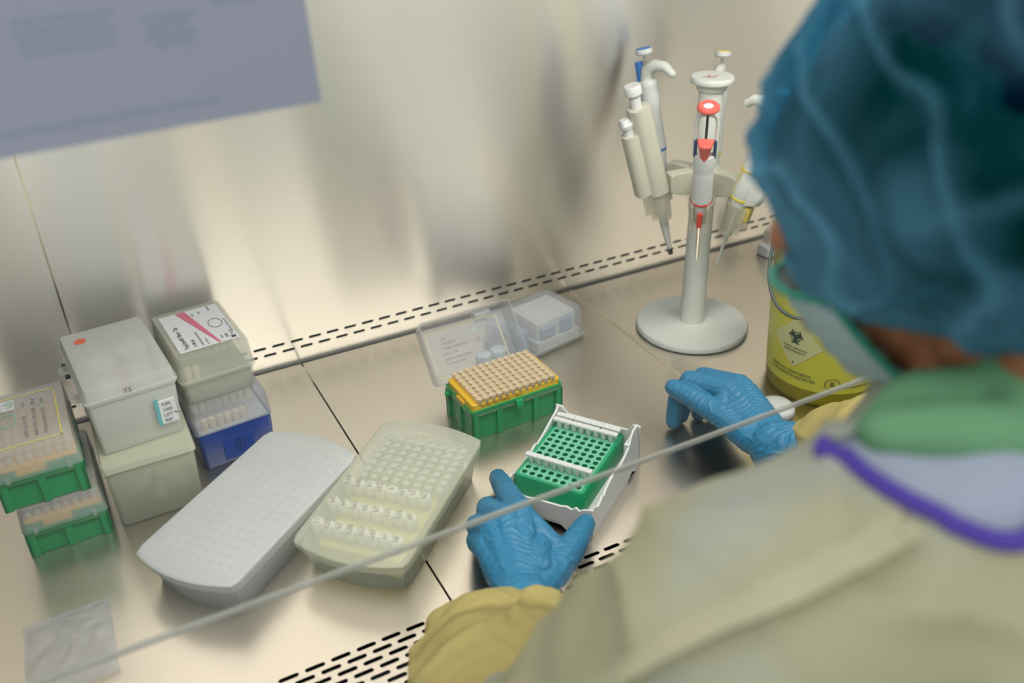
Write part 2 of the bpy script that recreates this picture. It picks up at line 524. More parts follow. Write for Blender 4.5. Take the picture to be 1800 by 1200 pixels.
# back wall: leans towards the user, cove at the foot, two rows of slots
TILT = math.radians(11)
wall = tag(thing('wall_back', 'brushed steel back wall with two rows of dark slots along its foot', None), kind='structure')
Mw = Matrix.Translation((0, 3, 15)) @ Matrix.Rotation(PI / 2 + TILT, 4, 'X')   # local y runs up the wall
b = MB()
def zz(z): return (z - 15) / math.cos(TILT)
slot_cells(b, X0, X1, zz(31.7), zz(44.3), -26.56, 25.076, 17.4, 4.6, 0.8)
slot_cells(b, X0, X1, zz(19.1), zz(31.7), -26.56 + 12.54, 25.076, 17.4, 4.6, 0.8)
for u0, u1 in ((zz(44.3), 770),):
    b.add([(X0, u0, 0), (X1, u0, 0), (X1, u1, 0), (X0, u1, 0)], [(0, 1, 2, 3)])
b.add([(X0, zz(-2), 0), (X1, zz(-2), 0), (X1, zz(19.1), 0), (X0, zz(19.1), 0)], [(0, 1, 2, 3)])
b.xf(Mw)
w_ = b.build('wall_sheet', wall_steel, wall)
b = MB(); b.box(X0, 0, -6, X1, 8, -3)
b.build('joint_gap', dark, wall)
b = MB(); b.box(X0, zz(-8), -30, X1, zz(60), -9); b.xf(Mw)
b.build('slot_duct', dark, wall)
for xs, lab in ((-263, 0),):
    b = MB(); b.box(xs - 1.1, zz(44.5), -0.4, xs + 1.1, 760, 0.5); b.xf(Mw)
    b.build('panel_seam', edge_steel, wall)
for nm, x in (('wall_left', X0), ('wall_right', X1)):
    b = MB(); s = -1 if x < 0 else 1
    b.add([(x, -604, -40), (x, 6, -40), (x, -140, 775), (x, -528, 775), (x + s * 12, -604, -40), (x + s * 12, 6, -40), (x + s * 12, -140, 775), (x + s * 12, -528, 775)],
          [(0, 1, 2, 3), (7, 6, 5, 4), (0, 3, 7, 4), (1, 0, 4, 5), (2, 1, 5, 6), (3, 2, 6, 7)])
    o = b.build(nm, wall_steel); tag(o, kind='structure')
b = MB(); b.box(X0 - 12, -545, 766, X1 + 12, -130, 780)
tag(b.build('ceiling', plastic('cabinet_top_paint', (150, 149, 144), .6, vary=.02)), kind='structure')
b = MB(); b.box(X0 - 12, -560, 700, X1 + 12, -535, 800)
tag(b.build('trim_1', white), kind='structure')
lampo = thing('ceiling_lamp', 'long white tube lamp fixed under the cabinet top', 'lamp', (205, -470, 712))
b = MB(); b.box(-600, -60, 0, 600, 60, 13); b.build('lamp_housing', white, lampo, bevel=2)

# room floor and the far room wall behind the user
b = MB(); b.box(-2600, -3200, -790, 2600, 600, -760)
tag(b.build('floor_2', plastic('room_floor_vinyl', (150, 152, 150), 0.6, vary=0.03, bscale=4)), kind='structure')
b = MB(); b.box(-2600, -3240, -760, 2600, -3200, 1700)
tag(b.build('wall_front', plastic('room_wall_paint', (196, 198, 196), 0.7, vary=0.02, bscale=4)), kind='structure')

# sash
gl = tag(thing('window_1', 'clear glass front sash of the cabinet, lower edge crossing the view', None), kind='structure')
sl = 0.14
def gy(z): return -603 + sl * (z - 188)
b = MB()
b.add([(X0, gy(192), 192), (X1, gy(192), 192), (X1, gy(700), 700), (X0, gy(700), 700)], [(0, 1, 2, 3)])
b.build('pane', glass, gl)
b = MB()
b.loft([[(x, gy(189) - 1.7, 189), (x, gy(189) + 1.7, 189), (x, gy(192) + 1.7, 192), (x, gy(192) - 1.7, 192)] for x in (X0, X1)])
b.build('polished_edge', glass_edge, gl)

# poster taped on the sash
po = thing('poster', 'pale blue printed notice sheet taped on the glass sash', 'poster', (0, 0, 0))
A = Vector((-81, gy(508) - 1.2, 508)); up = Vector((0, sl, 1)).normalized(); lf = Vector((-1, 0, -0.02)).normalized()
nn = up.cross(lf).normalized()
def pp(u, v, d=0.0): return tuple(A + lf * u + up * v + Vector((0, -1, sl)).normalized() * d)
b = MB(); b.add([pp(0, 0), pp(297, 0), pp(297, 210), pp(0, 210), pp(0, 0, .3), pp(297, 0, .3), pp(297, 210, .3), pp(0, 210, .3)], [(0, 1, 2, 3), (7, 6, 5, 4), (0, 4, 5, 1), (1, 5, 6, 2), (2, 6, 7, 3), (3, 7, 4, 0)])
b.build('sheet', poster_m, po)
rr = random.Random(3)
for (u0, u1, v0, n, st) in ((100, 150, 62, 4, 5), (60, 88, 56, 4, 4.5), (12, 50, 60, 1, 4), (170, 190, 50, 2, 5), (100, 150, 100, 4, 5), (20, 80, 110, 5, 5), (55, 262, 10, 1, 4)):
    b = MB()
    for k in range(n):
        u = u0 + rr.uniform(0, 6)
        while u < u1 - 4:
            w = rr.uniform(4, 11); v = v0 - k * st
            b.add([pp(u, v, .6), pp(min(u + w, u1), v, .6), pp(min(u + w, u1), v + 2.6, .6), pp(u, v + 2.6, .6)], [(0, 1, 2, 3)]); u += w + 1.6
    tag(b.build('printed_text', poster_ink, po), kind='stuff')

# ------------------------------------------------------------------ things on the work surface
def tip_base(parent, w, d, h, ribs_x, ribs_y, mat):
    b = MB()
    t = 3.0
    b.loft([rrect(t, t, w - t, d - t, 3, 0), rrect(t, t, w - t, d - t, 3, h - 3)], True, True)
    shell(b, 0, 0, h - 9, w, d, h, 4, 2.2, 0, top_closed=False)
    for x0, x1 in ribs_x:
        for ya, yb in ((0, t + .5), (d - t - .5, d)):
            b.box(x0, ya, 0, x1, yb, h - 6)
    for y0, y1 in ribs_y:
        for xa, xb in ((0, t + .5), (w - t - .5, w)):
            b.box(xa, y0, 0, xb, y1, h - 6)
    return b.build('base', mat, parent, smooth=35, bevel=0.5)

def tray_mesh(w, d, h):
    b = MB()
    b.loft([rrect(2.6, 2.6, w - 2.6, d - 2.6, 4, h - 4), rrect(2.6, 2.6, w - 2.6, d - 2.6, 4, h + 7), rrect(3.6, 3.6, w - 3.6, d - 3.6, 4, h + 8)], True, True)
    b.box(-0.2, d * .30, h - 2, 4, d * .55, h + 2.5)
    return b

# open tip box
TBX, TBY, TBA = 127, -278, math.radians(1.5)
tw, td, th = 125, 73, 42
tb = thing('pipette_tip_box', 'open green tip box with yellow tray full of cream tips and raised clear lid', 'tip box', (TBX, TBY, 0), TBA)
tip_base(tb, tw, td, th, ((0, 9), (34, 41), (84, 91), (116, tw)), ((0, 9), (32, 41), (64, td)), green)
tray_mesh(tw, td, th).build('tip_tray', yellow, tb, smooth=35)
b = MB(); b.loft([[(58, y, z), (67, y, z), (67, y + e, z), (58, y + e, z)] for y, z, e in ((-6, 31, 3), (-6, 35, 6), (-4, 41, 5))]); b.build('latch', green, tb, bevel=0.8)
b = MB(); b.box(-5, 58, 33, 1, 64, 38); b.build('hinge_pin', green, tb, bevel=0.8)
text_part('printed_text', 'FILTER TIPS STERILE  -  200 µl', 4.2, plastic('brown_print', (128, 98, 38), .6), tb, frame((14, 2.3, th + 1.6), (1, 0, 0), (0, 0, 1)), xs=1.05)
text_part('embossed_mark', 'ub', 17, plastic('green_emboss', (36, 158, 92), .4), tb, frame((52, 1.6, 12), (1, 0, 0), (0, 0, 1)))
# raised lid
th_l = math.radians(-130)
lidM = Matrix.Translation((0, td + 1, th - 1)) @ Matrix.Rotation(th_l, 4, 'X')
b = MB(); shell(b, -7, -td - 9, 0, tw - 3, 1, 29, 6, 1.5, 2.5); b.xf(lidM)
ld = b.build('lid', lid2, tb, smooth=35)
b = MB()
fx0, fx1, fy0, fy1, zt = 6, tw - 16, -td + 1, -10, 29.6
for q in ((fx0, fy0, fx1, fy0 + 1.6), (fx0, fy1 - 1.6, fx1, fy1), (fx0, fy0, fx0 + 1.6, fy1), (fx1 - 1.6, fy0, fx1, fy1)):
    b.box(q[0], q[1], zt - .2, q[2], q[3], zt + .2)
b.xf(lidM); b.build('label_border', plastic('pale_yellow_print', (224, 218, 140), .6), ld)
# the lid print is read from inside the raised lid
def lid_text(s, sz, x, v, mat, nm='printed_text'):
    # v: distance down from the far edge of the lid, as seen
    text_part(nm, s, sz, mat, ld, lidM @ frame((x, -td + 2 + v, zt - 1.9), (1, 0, 0), (0, -1, 0)))
lid_text('ub', 12, 66, 16, plastic('pale_teal_print', (176, 204, 196), .6), 'logo')
lid_text('CE', 6, 70, 27, soft_ink)
for x, v, s in ((24, 14, 'LOT'), (24, 20, 'EXP 200 µl'), (24, 27, 'STERILE FILTER TIPS'), (22, 34, 'REF 96 TIPS'), (22, 41, 'RNASE DNASE FREE'), (22, 47, 'PYROGEN FREE')):
    lid_text(s, 4.2, x, v, soft_ink)
# the ninety-six tips
tb_tip = MB()
tb_tip.lathe([(2.2, -6), (3.1, 0), (4.1, 1.2), (4.35, 6.2), (3.6, 6.4), (2.6, 2.5)], 9, cap0=True, cap1=True)
tip_me = tb_tip.mesh('pipette_tip', tipmat, smooth=50)
Mtb = Matrix.Translation((TBX, TBY, 0)) @ Matrix.Rotation(TBA, 4, 'Z')
for i in range(12):
    for j in range(8):
        p = Mtb @ Vector((13 + 9.0 * i, 5 + 9.0 * j, th + 8.1))
        o = link('pipette_tip', tip_me, None, 0, p)
        tag(o, 'cream pipette tip standing in the yellow tray of the open green box', 'pipette tip', 'tips in the open green tip box')

# two closed green tip boxes at the left edge
def closed_tip_box(label, x, y, z, a, bh, lh, top_print):
    t = thing('pipette_tip_box', label, 'tip box', (x, y, z), a)
    w, d = 80, 122
    tip_base(t, w, d, bh, ((0, 9), (36.5, 43.5), (71, w)), ((0, 9), (40, 47), (78, 85), (d - 9, d)), green)
    b = MB()
    b.loft([rrect(3, 3, w - 3, d - 3, 4, bh - 4), rrect(3, 3, w - 3, d - 3, 4, bh + 9)], True, True)
    b.box(3, 2.4, bh - 3, 26, 4, bh + 5); b.box(50, 2.4, bh - 3, w - 3, 4, bh + 5)
    b.build('tip_tray', yellow, t, smooth=35)
    for xa, xb in ((1.8, 20), (48, w - 2)):
        b = MB(); b.box(xa, 1.9, bh - 2, xb, 2.5, bh + 7.5); b.build('tray_clip', green, t, bevel=.5)
    b = MB(); tipsm = b
    for i in range(8):
        for j in range(12):
            b.lathe([(3.3, bh + 9), (3.4, bh + 15)], 7, c=(8.5 + 9 * i, 11.5 + 9 * j))
    tag(b.build('tips', tipmat, t, smooth=50), kind='stuff')
    b = MB(); shell(b, -1, -1, bh - 2, w + 1, d + 1, bh + lh, 5, 1.5, 2)
    b.box(10, -1.6, bh - 4, 14, -.6, bh + 3); b.box(w - 14, -1.6, bh - 4, w - 10, -.6, bh + 3)
    lid = b.build('lid', lidmat, t, smooth=35)
    if top_print:
        zt = bh + lh + .3
        b = MB()
        for q in ((10, 12, w - 10, 13.6), (10, d - 13.6, w - 10, d - 12), (10, 12, 11.6, d - 12), (w - 11.6, 12, w - 10, d - 12)):
            b.box(q[0], q[1], zt - .2, q[2], q[3], zt + .1)
        b.build('label_border', plastic('yellow_border_print', (226, 214, 120), .6), lid)
        b = MB()
        n = 28
        b.add([(22 + r * 9 * math.cos(2 * PI * k / n), 64 + r * 14 * math.sin(2 * PI * k / n), zt) for r in (.82, 1) for k in range(n)], [(k, (k + 1) % n, n + (k + 1) % n, n + k) for k in range(n)])
        b.build('green_ring', plastic('mint_print', (150, 190, 160), .6), lid)
        b = MB(); b.box(17, 84, zt - .1, 30, 104, zt + .1); b.build('pale_panel', paper, lid)
        text_part('printed_text', 'ub', 14, plastic('mint_print_2', (150, 190, 160), .6), lid, frame((29, 88, zt + .3), (0, 1, 0), (-1, 0, 0)))
        text_part('printed_text', 'CE', 8, plastic('mint_print_3', (140, 190, 160), .6), lid, frame((56, 78, zt), (0, 1, 0), (-1, 0, 0)))
        for k, s_ in enumerate(('STERILE FILTER TIPS', 'RNASE FREE DNASE FREE', 'PYROGEN FREE 96 TIPS')):
            text_part('printed_text', s_, 5, soft_ink, lid, frame((40 + 9 * k, 22, zt), (0, 1, 0), (-1, 0, 0)))
            text_part('printed_text', ('LOT', '200 µl', 'EXP')[k], 5, soft_ink, lid, frame((40 + 9 * k, 84, zt), (0, 1, 0), (-1, 0, 0)))
    return t
closed_tip_box('lower of two closed green tip boxes at the left, standing on the steel', -352, -232, 0, math.radians(0.5), 33, 27, False)
closed_tip_box('upper green tip box at the left edge with yellow printed clear lid', -360, -230, 60.6, math.radians(0.5), 37, 28, True)

# frosted boxes
def frosted_lidded(t, w, d, h, lid_h, mat, lidm, rim=2.2, r=4):
    b = MB(); shell(b, 1.5, 1.5, 0, w - 1.5, d - 1.5, h - lid_h, r, 1.6, 2.5, top_closed=False)
    b.loft([rrect(0.2, 0.2, w - .2, d - .2, r, h - lid_h - 3), rrect(0.2, 0.2, w - .2, d - .2, r, h - lid_h)], False, False)
    base = b.build('base', mat, t, smooth=35)
    b = MB(); shell(b, 0, 0, h - lid_h + .3, w, d, h, r, 1.5, 1.8)
    b.loft([rrect(-1.2, -1.2, w + 1.2, d + 1.2, r, h - lid_h + .3), rrect(-1.2, -1.2, w + 1.2, d + 1.2, r, h - lid_h + rim), rrect(0, 0, w, d, r, h - lid_h + rim + .1)], False, False)
    lid = b.build('lid', lidm, t, smooth=35)
    return base, lid

m2 = thing('storage_box', 'large frosted plastic box on the steel under the box with an orange dot', 'storage box', (-267, -234, 0), 0)
b = MB(); shell(b, 1.5, 1.5, 0, 92, 120, 74, 5, 1.8, 2.5, top_closed=False); b.build('base', frost_y, m2, smooth=35)
b = MB(); shell(b, 0, 0, 73, 94, 122, 80, 5, 1.8, .5); b.build('lid', frost_y, m2, smooth=35)
b = MB()
rr = random.Random(5)
for k in range(16):
    c = (rr.uniform(20, 74), rr.uniform(20, 60), rr.uniform(18, 38)); n = 14
    a, e = rr.uniform(0, PI), rr.uniform(-.7, .7)
    ax = Vector((math.cos(a), math.sin(a), e)).normalized()
    b.tube([Vector(c) - ax * 9, Vector(c) + ax * 9], 6.5, 12)
tag(b.build('tube_caps', white2, m2, smooth=40), kind='stuff')

m1 = thing('storage_box', 'frosted hinged box with an orange dot on its lid and two white jars inside', 'storage box', (-264, -214, 80.3), math.radians(5))
frosted_lidded(m1, 91, 138, 81, 15, frost, frost_b)
b = MB(); b.lathe([(6.2, 81.1), (6.2, 81.5)], 20, c=(20, 112)); b.build('dot_sticker', orange, m1)
for yy in (38, 104):
    b = MB(); b.lathe([(7, 55), (7, 58)], 14, c=(-3, yy)); b.box(-6, yy - 6, 54, 2, yy + 6, 58)
    b.build('hinge_lug', frost_b, m1, smooth=40)
b = MB(); b.box(63, -.3, 18, 84, 1.9, 46); b.build('label', paper, m1)
b = MB(); b.box(63, -.6, 18, 67, 0, 50); b.build('teal_stripe', teal_p, m1)
for k, s_ in enumerate(('TIPS', '1000', 'LOT 96', 'REF')):
    text_part('printed_text', s_, 5, soft_ink, m1, frame((70, -.8, 40 - 6.5 * k), (1, 0, 0), (0, 0, 1)))
text_part('pen_mark', 'TS', 8, soft_ink, m1, frame((38, -.5, 68.5), (1, 0, 0), (0, 0, 1)))
b = MB(); b.box(5, 5, 2.5, 86, 133, 22); tag(b.build('foam_insert', white2, m1, bevel=2))
for (jx, jy, jr) in ((30, 78, 16), (66, 92, 17)):
    px_, py_ = (m1.matrix_basis @ Vector((jx * MM, jy * MM, 0)))[:2]
    j = thing('jar', 'white screw cap jar inside the orange dot box, %s one' % ('left' if jx < 50 else 'right'), 'jar', (px_ / MM, py_ / MM, 102.6))
    b = MB(); b.lathe([(jr - 1.5, 0), (jr, 1.5), (jr, 30), (jr - 3, 34)], 24); b.build('jar_body', white2, j, smooth=40)
    b = MB(); b.lathe([(jr - 1, 34.2), (jr - .6, 35), (jr - .6, 45), (jr - 2, 46.5)], 24); b.build('lid', white, j, smooth=40)
px_, py_ = (m1.matrix_basis @ Vector((48 * MM, 70 * MM, 0)))[:2]
b = MB(); b.lathe([(5, 0), (5.4, 1), (5.4, 30), (4, 34)], 14)
tag(link('vial', b.mesh('vial', plastic('pink_plastic', (226, 150, 146), .5), 40), None, 0, (px_ / MM, py_ / MM, 102.6)), 'small pink vial between the white jars in the frosted box', 'vial')

n2 = thing('tip_rack_box', 'deep blue box with clear lid holding tips, under the labelled frosted box', 'tip box', (-166, -178, 0), math.radians(4.7))
b = MB(); shell(b, 1, 1, 0, 87, 130, 49, 5, 2.2, 1.5, top_closed=False); nb = b.build('base', blue, n2, smooth=35)
b = MB()
b.box(26, 0.6, 6, 62, 1.8, 34)
nbp = b.build('panel', blue, n2, bevel=.5)
b = MB()
for k in range(3): b.box(41 + 4 * k, -.2, 14, 42.6 + 4 * k, .8, 34)
b.build('grip_rib', plastic('darker_blue', (6, 48, 124), .35), n2, bevel=.3)
b = MB(); b.loft([rrect(4, 4, 84, 127, 4, 40), rrect(4, 4, 84, 127, 4, 48)]); b.build('tip_plate', plastic('pale_grey', (196, 200, 206), .5), n2)
b = MB()
for i in range(8):
    for j in range(10):
        if (j == 0 and i in (0, 1, 2, 3, 4, 5)) or j > 3: b.lathe([(3.6, 48), (3.7, 62), (3, 62.5)], 8, c=(13 + 9 * i, 12 + 10 * j))
tag(b.build('tips', tipmat, n2, smooth=50), kind='stuff')
b = MB(); shell(b, -.5, -.5, 49.3, 88.5, 131.5, 80, 5, 1.5, 2.5)
b.box(28, -1, 50, 29, .6, 78); b.box(60, -1, 50, 61, .6, 78)
b.build('lid', lid2, n2, smooth=35)

n1 = thing('tip_rack_box', 'frosted box on the blue box with white label and pink wedge stripe', 'tip box', (-168, -164, 80.6), math.radians(4.7))
base, lid = frosted_lidded(n1, 84, 122, 62, 31, frost_c, frost_c, 2.0, 6)
b = MB(); b.loft([rrect(5, 5, 79, 117, 3, 3), rrect(5, 5, 79, 117, 3, 27)]); b.build('tip_plate', plastic('grey_tip_plate', (150, 154, 148), .6), n1)
b = MB()
for i in range(2): b.lathe([(3.4, 27), (3.5, 44)], 9, c=(12 + 9 * i, 12))
for i in range(8):
    for j in range(5, 10): b.lathe([(3.4, 27), (3.5, 44)], 7, c=(11 + 9 * i, 12 + 10 * j))
tag(b.build('tips', tipmat, n1, smooth=50), kind='stuff')
b = MB(); b.box(9, 14, 62, 76, 110, 62.3); lab = b.build('label', paper, n1)
b = MB(); b.add([(28, 109, 62.6), (39, 109, 62.6), (55, 15, 62.6), (52.6, 15, 62.6)], [(0, 1, 2, 3)]); b.build('pink_wedge', pink, lab)
def n1t(s, sz, x, y, m=ink): text_part('printed_text', s, sz, m, lab, frame((x, y, 62.7), (0, 1, 0), (-1, 0, 0)))
n1t('TopLine® Filter Tip', 7.2, 21, 18); n1t('1-100 µl', 5.6, 30, 18); n1t('STERILE RNASE DNASE FREE', 2.8, 37, 18, soft_ink); n1t('LOT 96 TIPS', 2.6, 43, 18, soft_ink)
n1t('RACK', 3, 60, 22, soft_ink); n1t('1000', 5, 66, 20, soft_ink); n1t('EXP. DATE', 2.8, 71.5, 24, soft_ink); n1t('LOT', 3.5, 46, 92, soft_ink); n1t('200', 3.5, 54, 94, soft_ink); n1t('STERILE R', 3, 66, 96, soft_ink); n1t('STERILE PRODUCT SINGLE USE ONLY', 2.2, 74, 30, soft_ink)
b = MB(); n = 26
b.add([(62 + r * 8 * math.cos(2 * PI * k / n), 62 + r * 12 * math.sin(2 * PI * k / n), 62.6) for r in (.88, 1) for k in range(n)], [(k, (k + 1) % n, n + (k + 1) % n, n + k) for k in range(n)])
b.build('ring_print', soft_ink, lab)
b = MB(); b.box(68, 17, 62.3, 73, 22, 62.7); b.build('square_print', ink, lab)

# small dark latch piece wedged behind the stacks
la = thing('clip', 'small navy clip wedged between the green and frosted stacks', 'clip', (-272, -92, 118), .1)
b = MB(); b.box(-7, -5, 0, 7, 5, 4); b.box(-7, -5, 12, 7, 5, 16); b.build('clip_jaw', plastic('navy_clip', (10, 24, 48), .4), la, bevel=1)
b = MB(); b.box(-5, -4, 4, 5, 4, 12); b.build('clip_body', plastic('grey_clip', (150, 152, 150), .4), la, bevel=1)

# two milky freezer boxes
def freezer_box(label, cx, cy, a, w, L, h, mat, matb, written):
    """local x along the length, y across; short ends bowed"""
    t = thing('freezer_box', label, 'freezer box', (cx, cy, 0), a)
    def outline(dx, dy, z, bow=12, r=9):
        pts = []; hx = L / 2 - dx; hy = w / 2 - dy
        n = 12
        for k in range(n + 1):      # right end, bowed
            v = -1 + 2 * k / n
            y = v * (hy - r * .35)
            pts.append((hx + bow * (1 - v * v), y, z))
        pts.append((hx - r, hy, z)); pts.append((-hx + r, hy, z))
        for k in range(n + 1):
            v = 1 - 2 * k / n
            y = v * (hy - r * .35)
            pts.append((-hx - bow * (1 - v * v), y, z))
        pts.append((-hx + r, -hy, z)); pts.append((hx - r, -hy, z))
        return pts
    b = MB()
    b.loft([outline(15, 8, 0, 10), outline(14, 7, 2, 10), outline(6, 4, h - 11, 10)], True, False)
    b.build('base', matb, t, smooth=40)
    b = MB()
    b.loft([outline(3, 1, h - 13), outline(.5, 0, h - 4), outline(0, 0, h - 2), outline(1.5, 1.2, h - .4), outline(3.5, 3, h)], False, True)
    lid = b.build('lid', mat, t, smooth=40)
    # dimple grid of tube tops under the lid skin
    b = MB(); nx, ny = 16, 8
    sx, sy = (L - 24) / nx, (w - 22) / ny
    rows = []
    for i in range(nx):
        for j in range(ny):
            x = -L / 2 + 12 + sx * (i + .5); y = -w / 2 + 11 + sy * (j + .5)
            if written and x < 10: continue
            b.lathe([(4.3, h - 17), (4.3, h - 7), (3.2, h - 6.4)], 9, c=(x, y))
    tag(b.build('tube_tops', plastic('tube_top_' + ('y' if written else 'w'), (206, 208, 196) if written else (196, 199, 196), .6, vary=.1, bscale=70), t, smooth=40), kind='stuff')
    b = MB(); b.box(-L / 2 + 20, -w / 2 + 16, 6, L / 2 - 20, w / 2 - 16, h - 18); b.build('inner_rack', plastic('rack_' + ('y' if written else 'w'), (212, 204, 128) if written else (210, 212, 206), .6, vary=.04), t, bevel=2)
    b = MB()
    for i in range(nx):
        for j in range(ny):
            x = -L / 2 + 12 + sx * (i + .5); y = -w / 2 + 11 + sy * (j + .5)
            if written and x < 10: continue
            b.lathe([(1.8, h + .02), (1.5, h + .12)], 8, c=(x, y))
    tag(b.build('lid_dots', plastic('lid_dot_' + ('y' if written else 'w'), (188, 193, 172) if written else (190, 194, 192), .6, vary=.02), t), kind='stuff')
    return t, lid, sx, sy
WR = (1, 3, 5)
fzh = 47
freezer_box('milky white freezer box with bowed ends, left of the pair, no writing', -137, -311, math.radians(38.4), 119, 212, fzh, freezer_w, freezer_w, False)
F2C, F2A, F2L, F2W = (-3, -362), math.radians(43.4), 206, 122
fz, fzl, sx, sy = freezer_box('milky yellowish freezer box with three rows of handwritten numbers showing', F2C[0], F2C[1], F2A, F2W, F2L, fzh, freezer_y, freezer_y, True)
Mf = Matrix.Translation((F2C[0], F2C[1], 0)) @ Matrix.Rotation(F2A, 4, 'Z')
nums = (('634', '640', '61', '652', '6', '631', '15', '62'), ('64', '64', '663', '65', '67', '632', '624', '69'), ('11', '629', '62', '638', '653', '647', '61', '68'))
rowsP = (((-49.7, -314.1), (16.4, -386.4)), ((-75.9, -334.4), (-12.6, -411.9)), ((-99.8, -358.1), (-35.2, -432.9)))
cap_me = MB().lathe([(5.6, 0), (6.4, .8), (6.4, 9), (5.9, 10)], 16).mesh('tube_cap', white, 40)
ctube = MB().lathe([(2.5, -24), (5, -16), (5.2, 0)], 12).mesh('tube_body', frost, 40)
k = 0
ordn = ('first', 'second', 'third', 'fourth', 'fifth', 'sixth', 'seventh', 'eighth')
for r_, ((xa, ya), (xb, yb)) in enumerate(rowsP):
    for j in range(8):
        q_ = Mf @ Vector(((-3, -37, -70)[r_] - (0, 1, .4, 1.4, .2, 1, 0, .8)[j], 50 - 12.4 * j, 0))
        p = (q_.x, q_.y, fzh - 11.6)
        s_ = nums[r_][j]
        t = thing('sample_tube', 'white capped sample tube marked %s, %s of the %s written row in the yellowish box' % (s_, ordn[j], ('far', 'middle', 'near')[r_]), 'sample tube', p, F2A, 'written sample tubes in the yellowish box')
        link('tube_cap', cap_me, t); link('tube_body', ctube, t)
        text_part('pen_number', s_, 9.0, (grey_ink, red_ink, grey_ink, red_ink, grey_ink)[(j + r_) % 5], t, frame((0, -2.3, 11.0), (1, 0.25, 0), (-.25, 1, 0)), 'CENTER')
# numbers also show on the pale cap tops through the thin lid skin

# clear hinged box behind the open lid
gb = thing('storage_box', 'low clear hinged box holding a white insert, behind the open tip box', 'storage box', (254, -156, 0), math.radians(11))
b = MB(); shell(b, -2, -2, 0, 121, 82, 9, 5, 1.6, 1.5, top_closed=False); b.build('base', frost_b, gb, smooth=35)
b = MB(); shell(b, 0, 0, 9.4, 119, 80, 50, 6, 1.6, 2.5); b.build('lid', lid2, gb, smooth=35)
b = MB(); b.box(38, 5, 2, 113, 74, 18); b.box(42, 12, 18, 111, 72, 44); b.build('white_insert', white, gb, bevel=1.5)
b = MB(); b.box(46, 6, 22, 70, 11.8, 36); b.box(82, 6, 20, 100, 11.8, 40); b.box(6, 20, 4, 34, 70, 34); b.build('blue_grey_insert', plastic('pale_blue_plastic', (164, 180, 204), .5), gb, bevel=1)
b = MB(); b.box(-12, 79, 42, 14, 91, 51); b.box(-10, 84, 30, 12, 86, 44)
cl = b.build('catch', white, gb, bevel=1.2)
for k, (q) in enumerate(((203.7, -150.9, 33.0), (227.0, -149.4, 33.0))):
    j = thing('vial', ('small pale capped vial behind the raised lid, %s one' % ('left', 'right')[k]), 'vial', (q[0], q[1], 0))
    b = MB(); b.lathe([(8, 0), (9.5, 1.5), (9.5, 24)], 18); b.build('vial_body', frost_b, j, smooth=40)
    b = MB(); b.lathe([(10, 24.2), (10.3, 25), (10.3, 33), (9, 34)], 20); b.build('lid', plastic('pale_aqua_plastic', (206, 220, 220), .5), j, smooth=40)

# PCR rack in its white holder
PO = (213.8, -340.4); PA = math.radians(-55.0)
ph = thing('tube_rack_holder', 'white wavy-walled plastic holder around the green tube rack', 'rack holder', (PO[0], PO[1], 0), PA)
# local: x = u (eight wells), y = -v (twelve wells run to -y)
def wall_strip(b, prof, fn, t):
    """prof: (s, z bottom, z top); fn(s, z) -> outer point; thickness t inwards"""
    o_, i_ = [], []
    rings = []
    for s, zb, zt in prof:
        p0 = fn(s, zb, 0); p1 = fn(s, zt, 0); p2 = fn(s, zt, t); p3 = fn(s, zb, t)
        rings.append([p0, p1, p2, p3])
    b.loft(rings, True, True)
b = MB()
def slope(z): return 3.5 * (1 - z / 50.0)
wall_strip(b, [(-9, 0, 55), (-3, 0, 56), (3, 0, 52), (20, 0, 46), (34, 0, 41), (50, 0, 37), (54, 3, 41), (80, 3, 33), (84, 0, 27), (96, 0, 33), (112, 0, 40), (120, 0, 38), (126, 0, 36)], lambda s, z, t: (-10 - slope(z) + t, -s, z), 2.6)
wall_strip(b, [(-9, 0, 56), (4, 0, 56), (12, 6, 52), (18, 6, 44), (30, 0, 40), (45, 0, 37), (60, 0, 40), (74, 0, 38), (86, 0, 35), (92, 0, 31), (96, 0, 34), (100, 0, 31), (108, 0, 29), (114, 0, 33), (126, 0, 38)], lambda s, z, t: (88 + slope(z) - t, -s, z), 2.6)
wall_strip(b, [(-13, 0, 36), (-6, 0, 37), (2, 0, 34), (8, 0, 32), (13, 3, 29), (17, 8, 29), (26, 11, 30), (48, 11, 31), (54, 10, 31), (62, 4, 33), (67, 0, 31), (72, 0, 35), (76, 0, 32), (80, 0, 35), (91, 0, 38)], lambda s, z, t: (s, -126 - slope(z) + t, z), 2.6)
wall_strip(b, [(-13, 0, 55), (-4, 0, 55), (2, 0, 46), (76, 0, 46), (82, 0, 55), (91, 0, 55)], lambda s, z, t: (s, 9 + slope(z) - t, z), 2.6)
b.box(-13, -128, 7, 91, 10, 9.5)
b.box(82, -20, 7, 88, 6, 46)
b.build('holder_body', white, ph, smooth=30, bevel=.5)

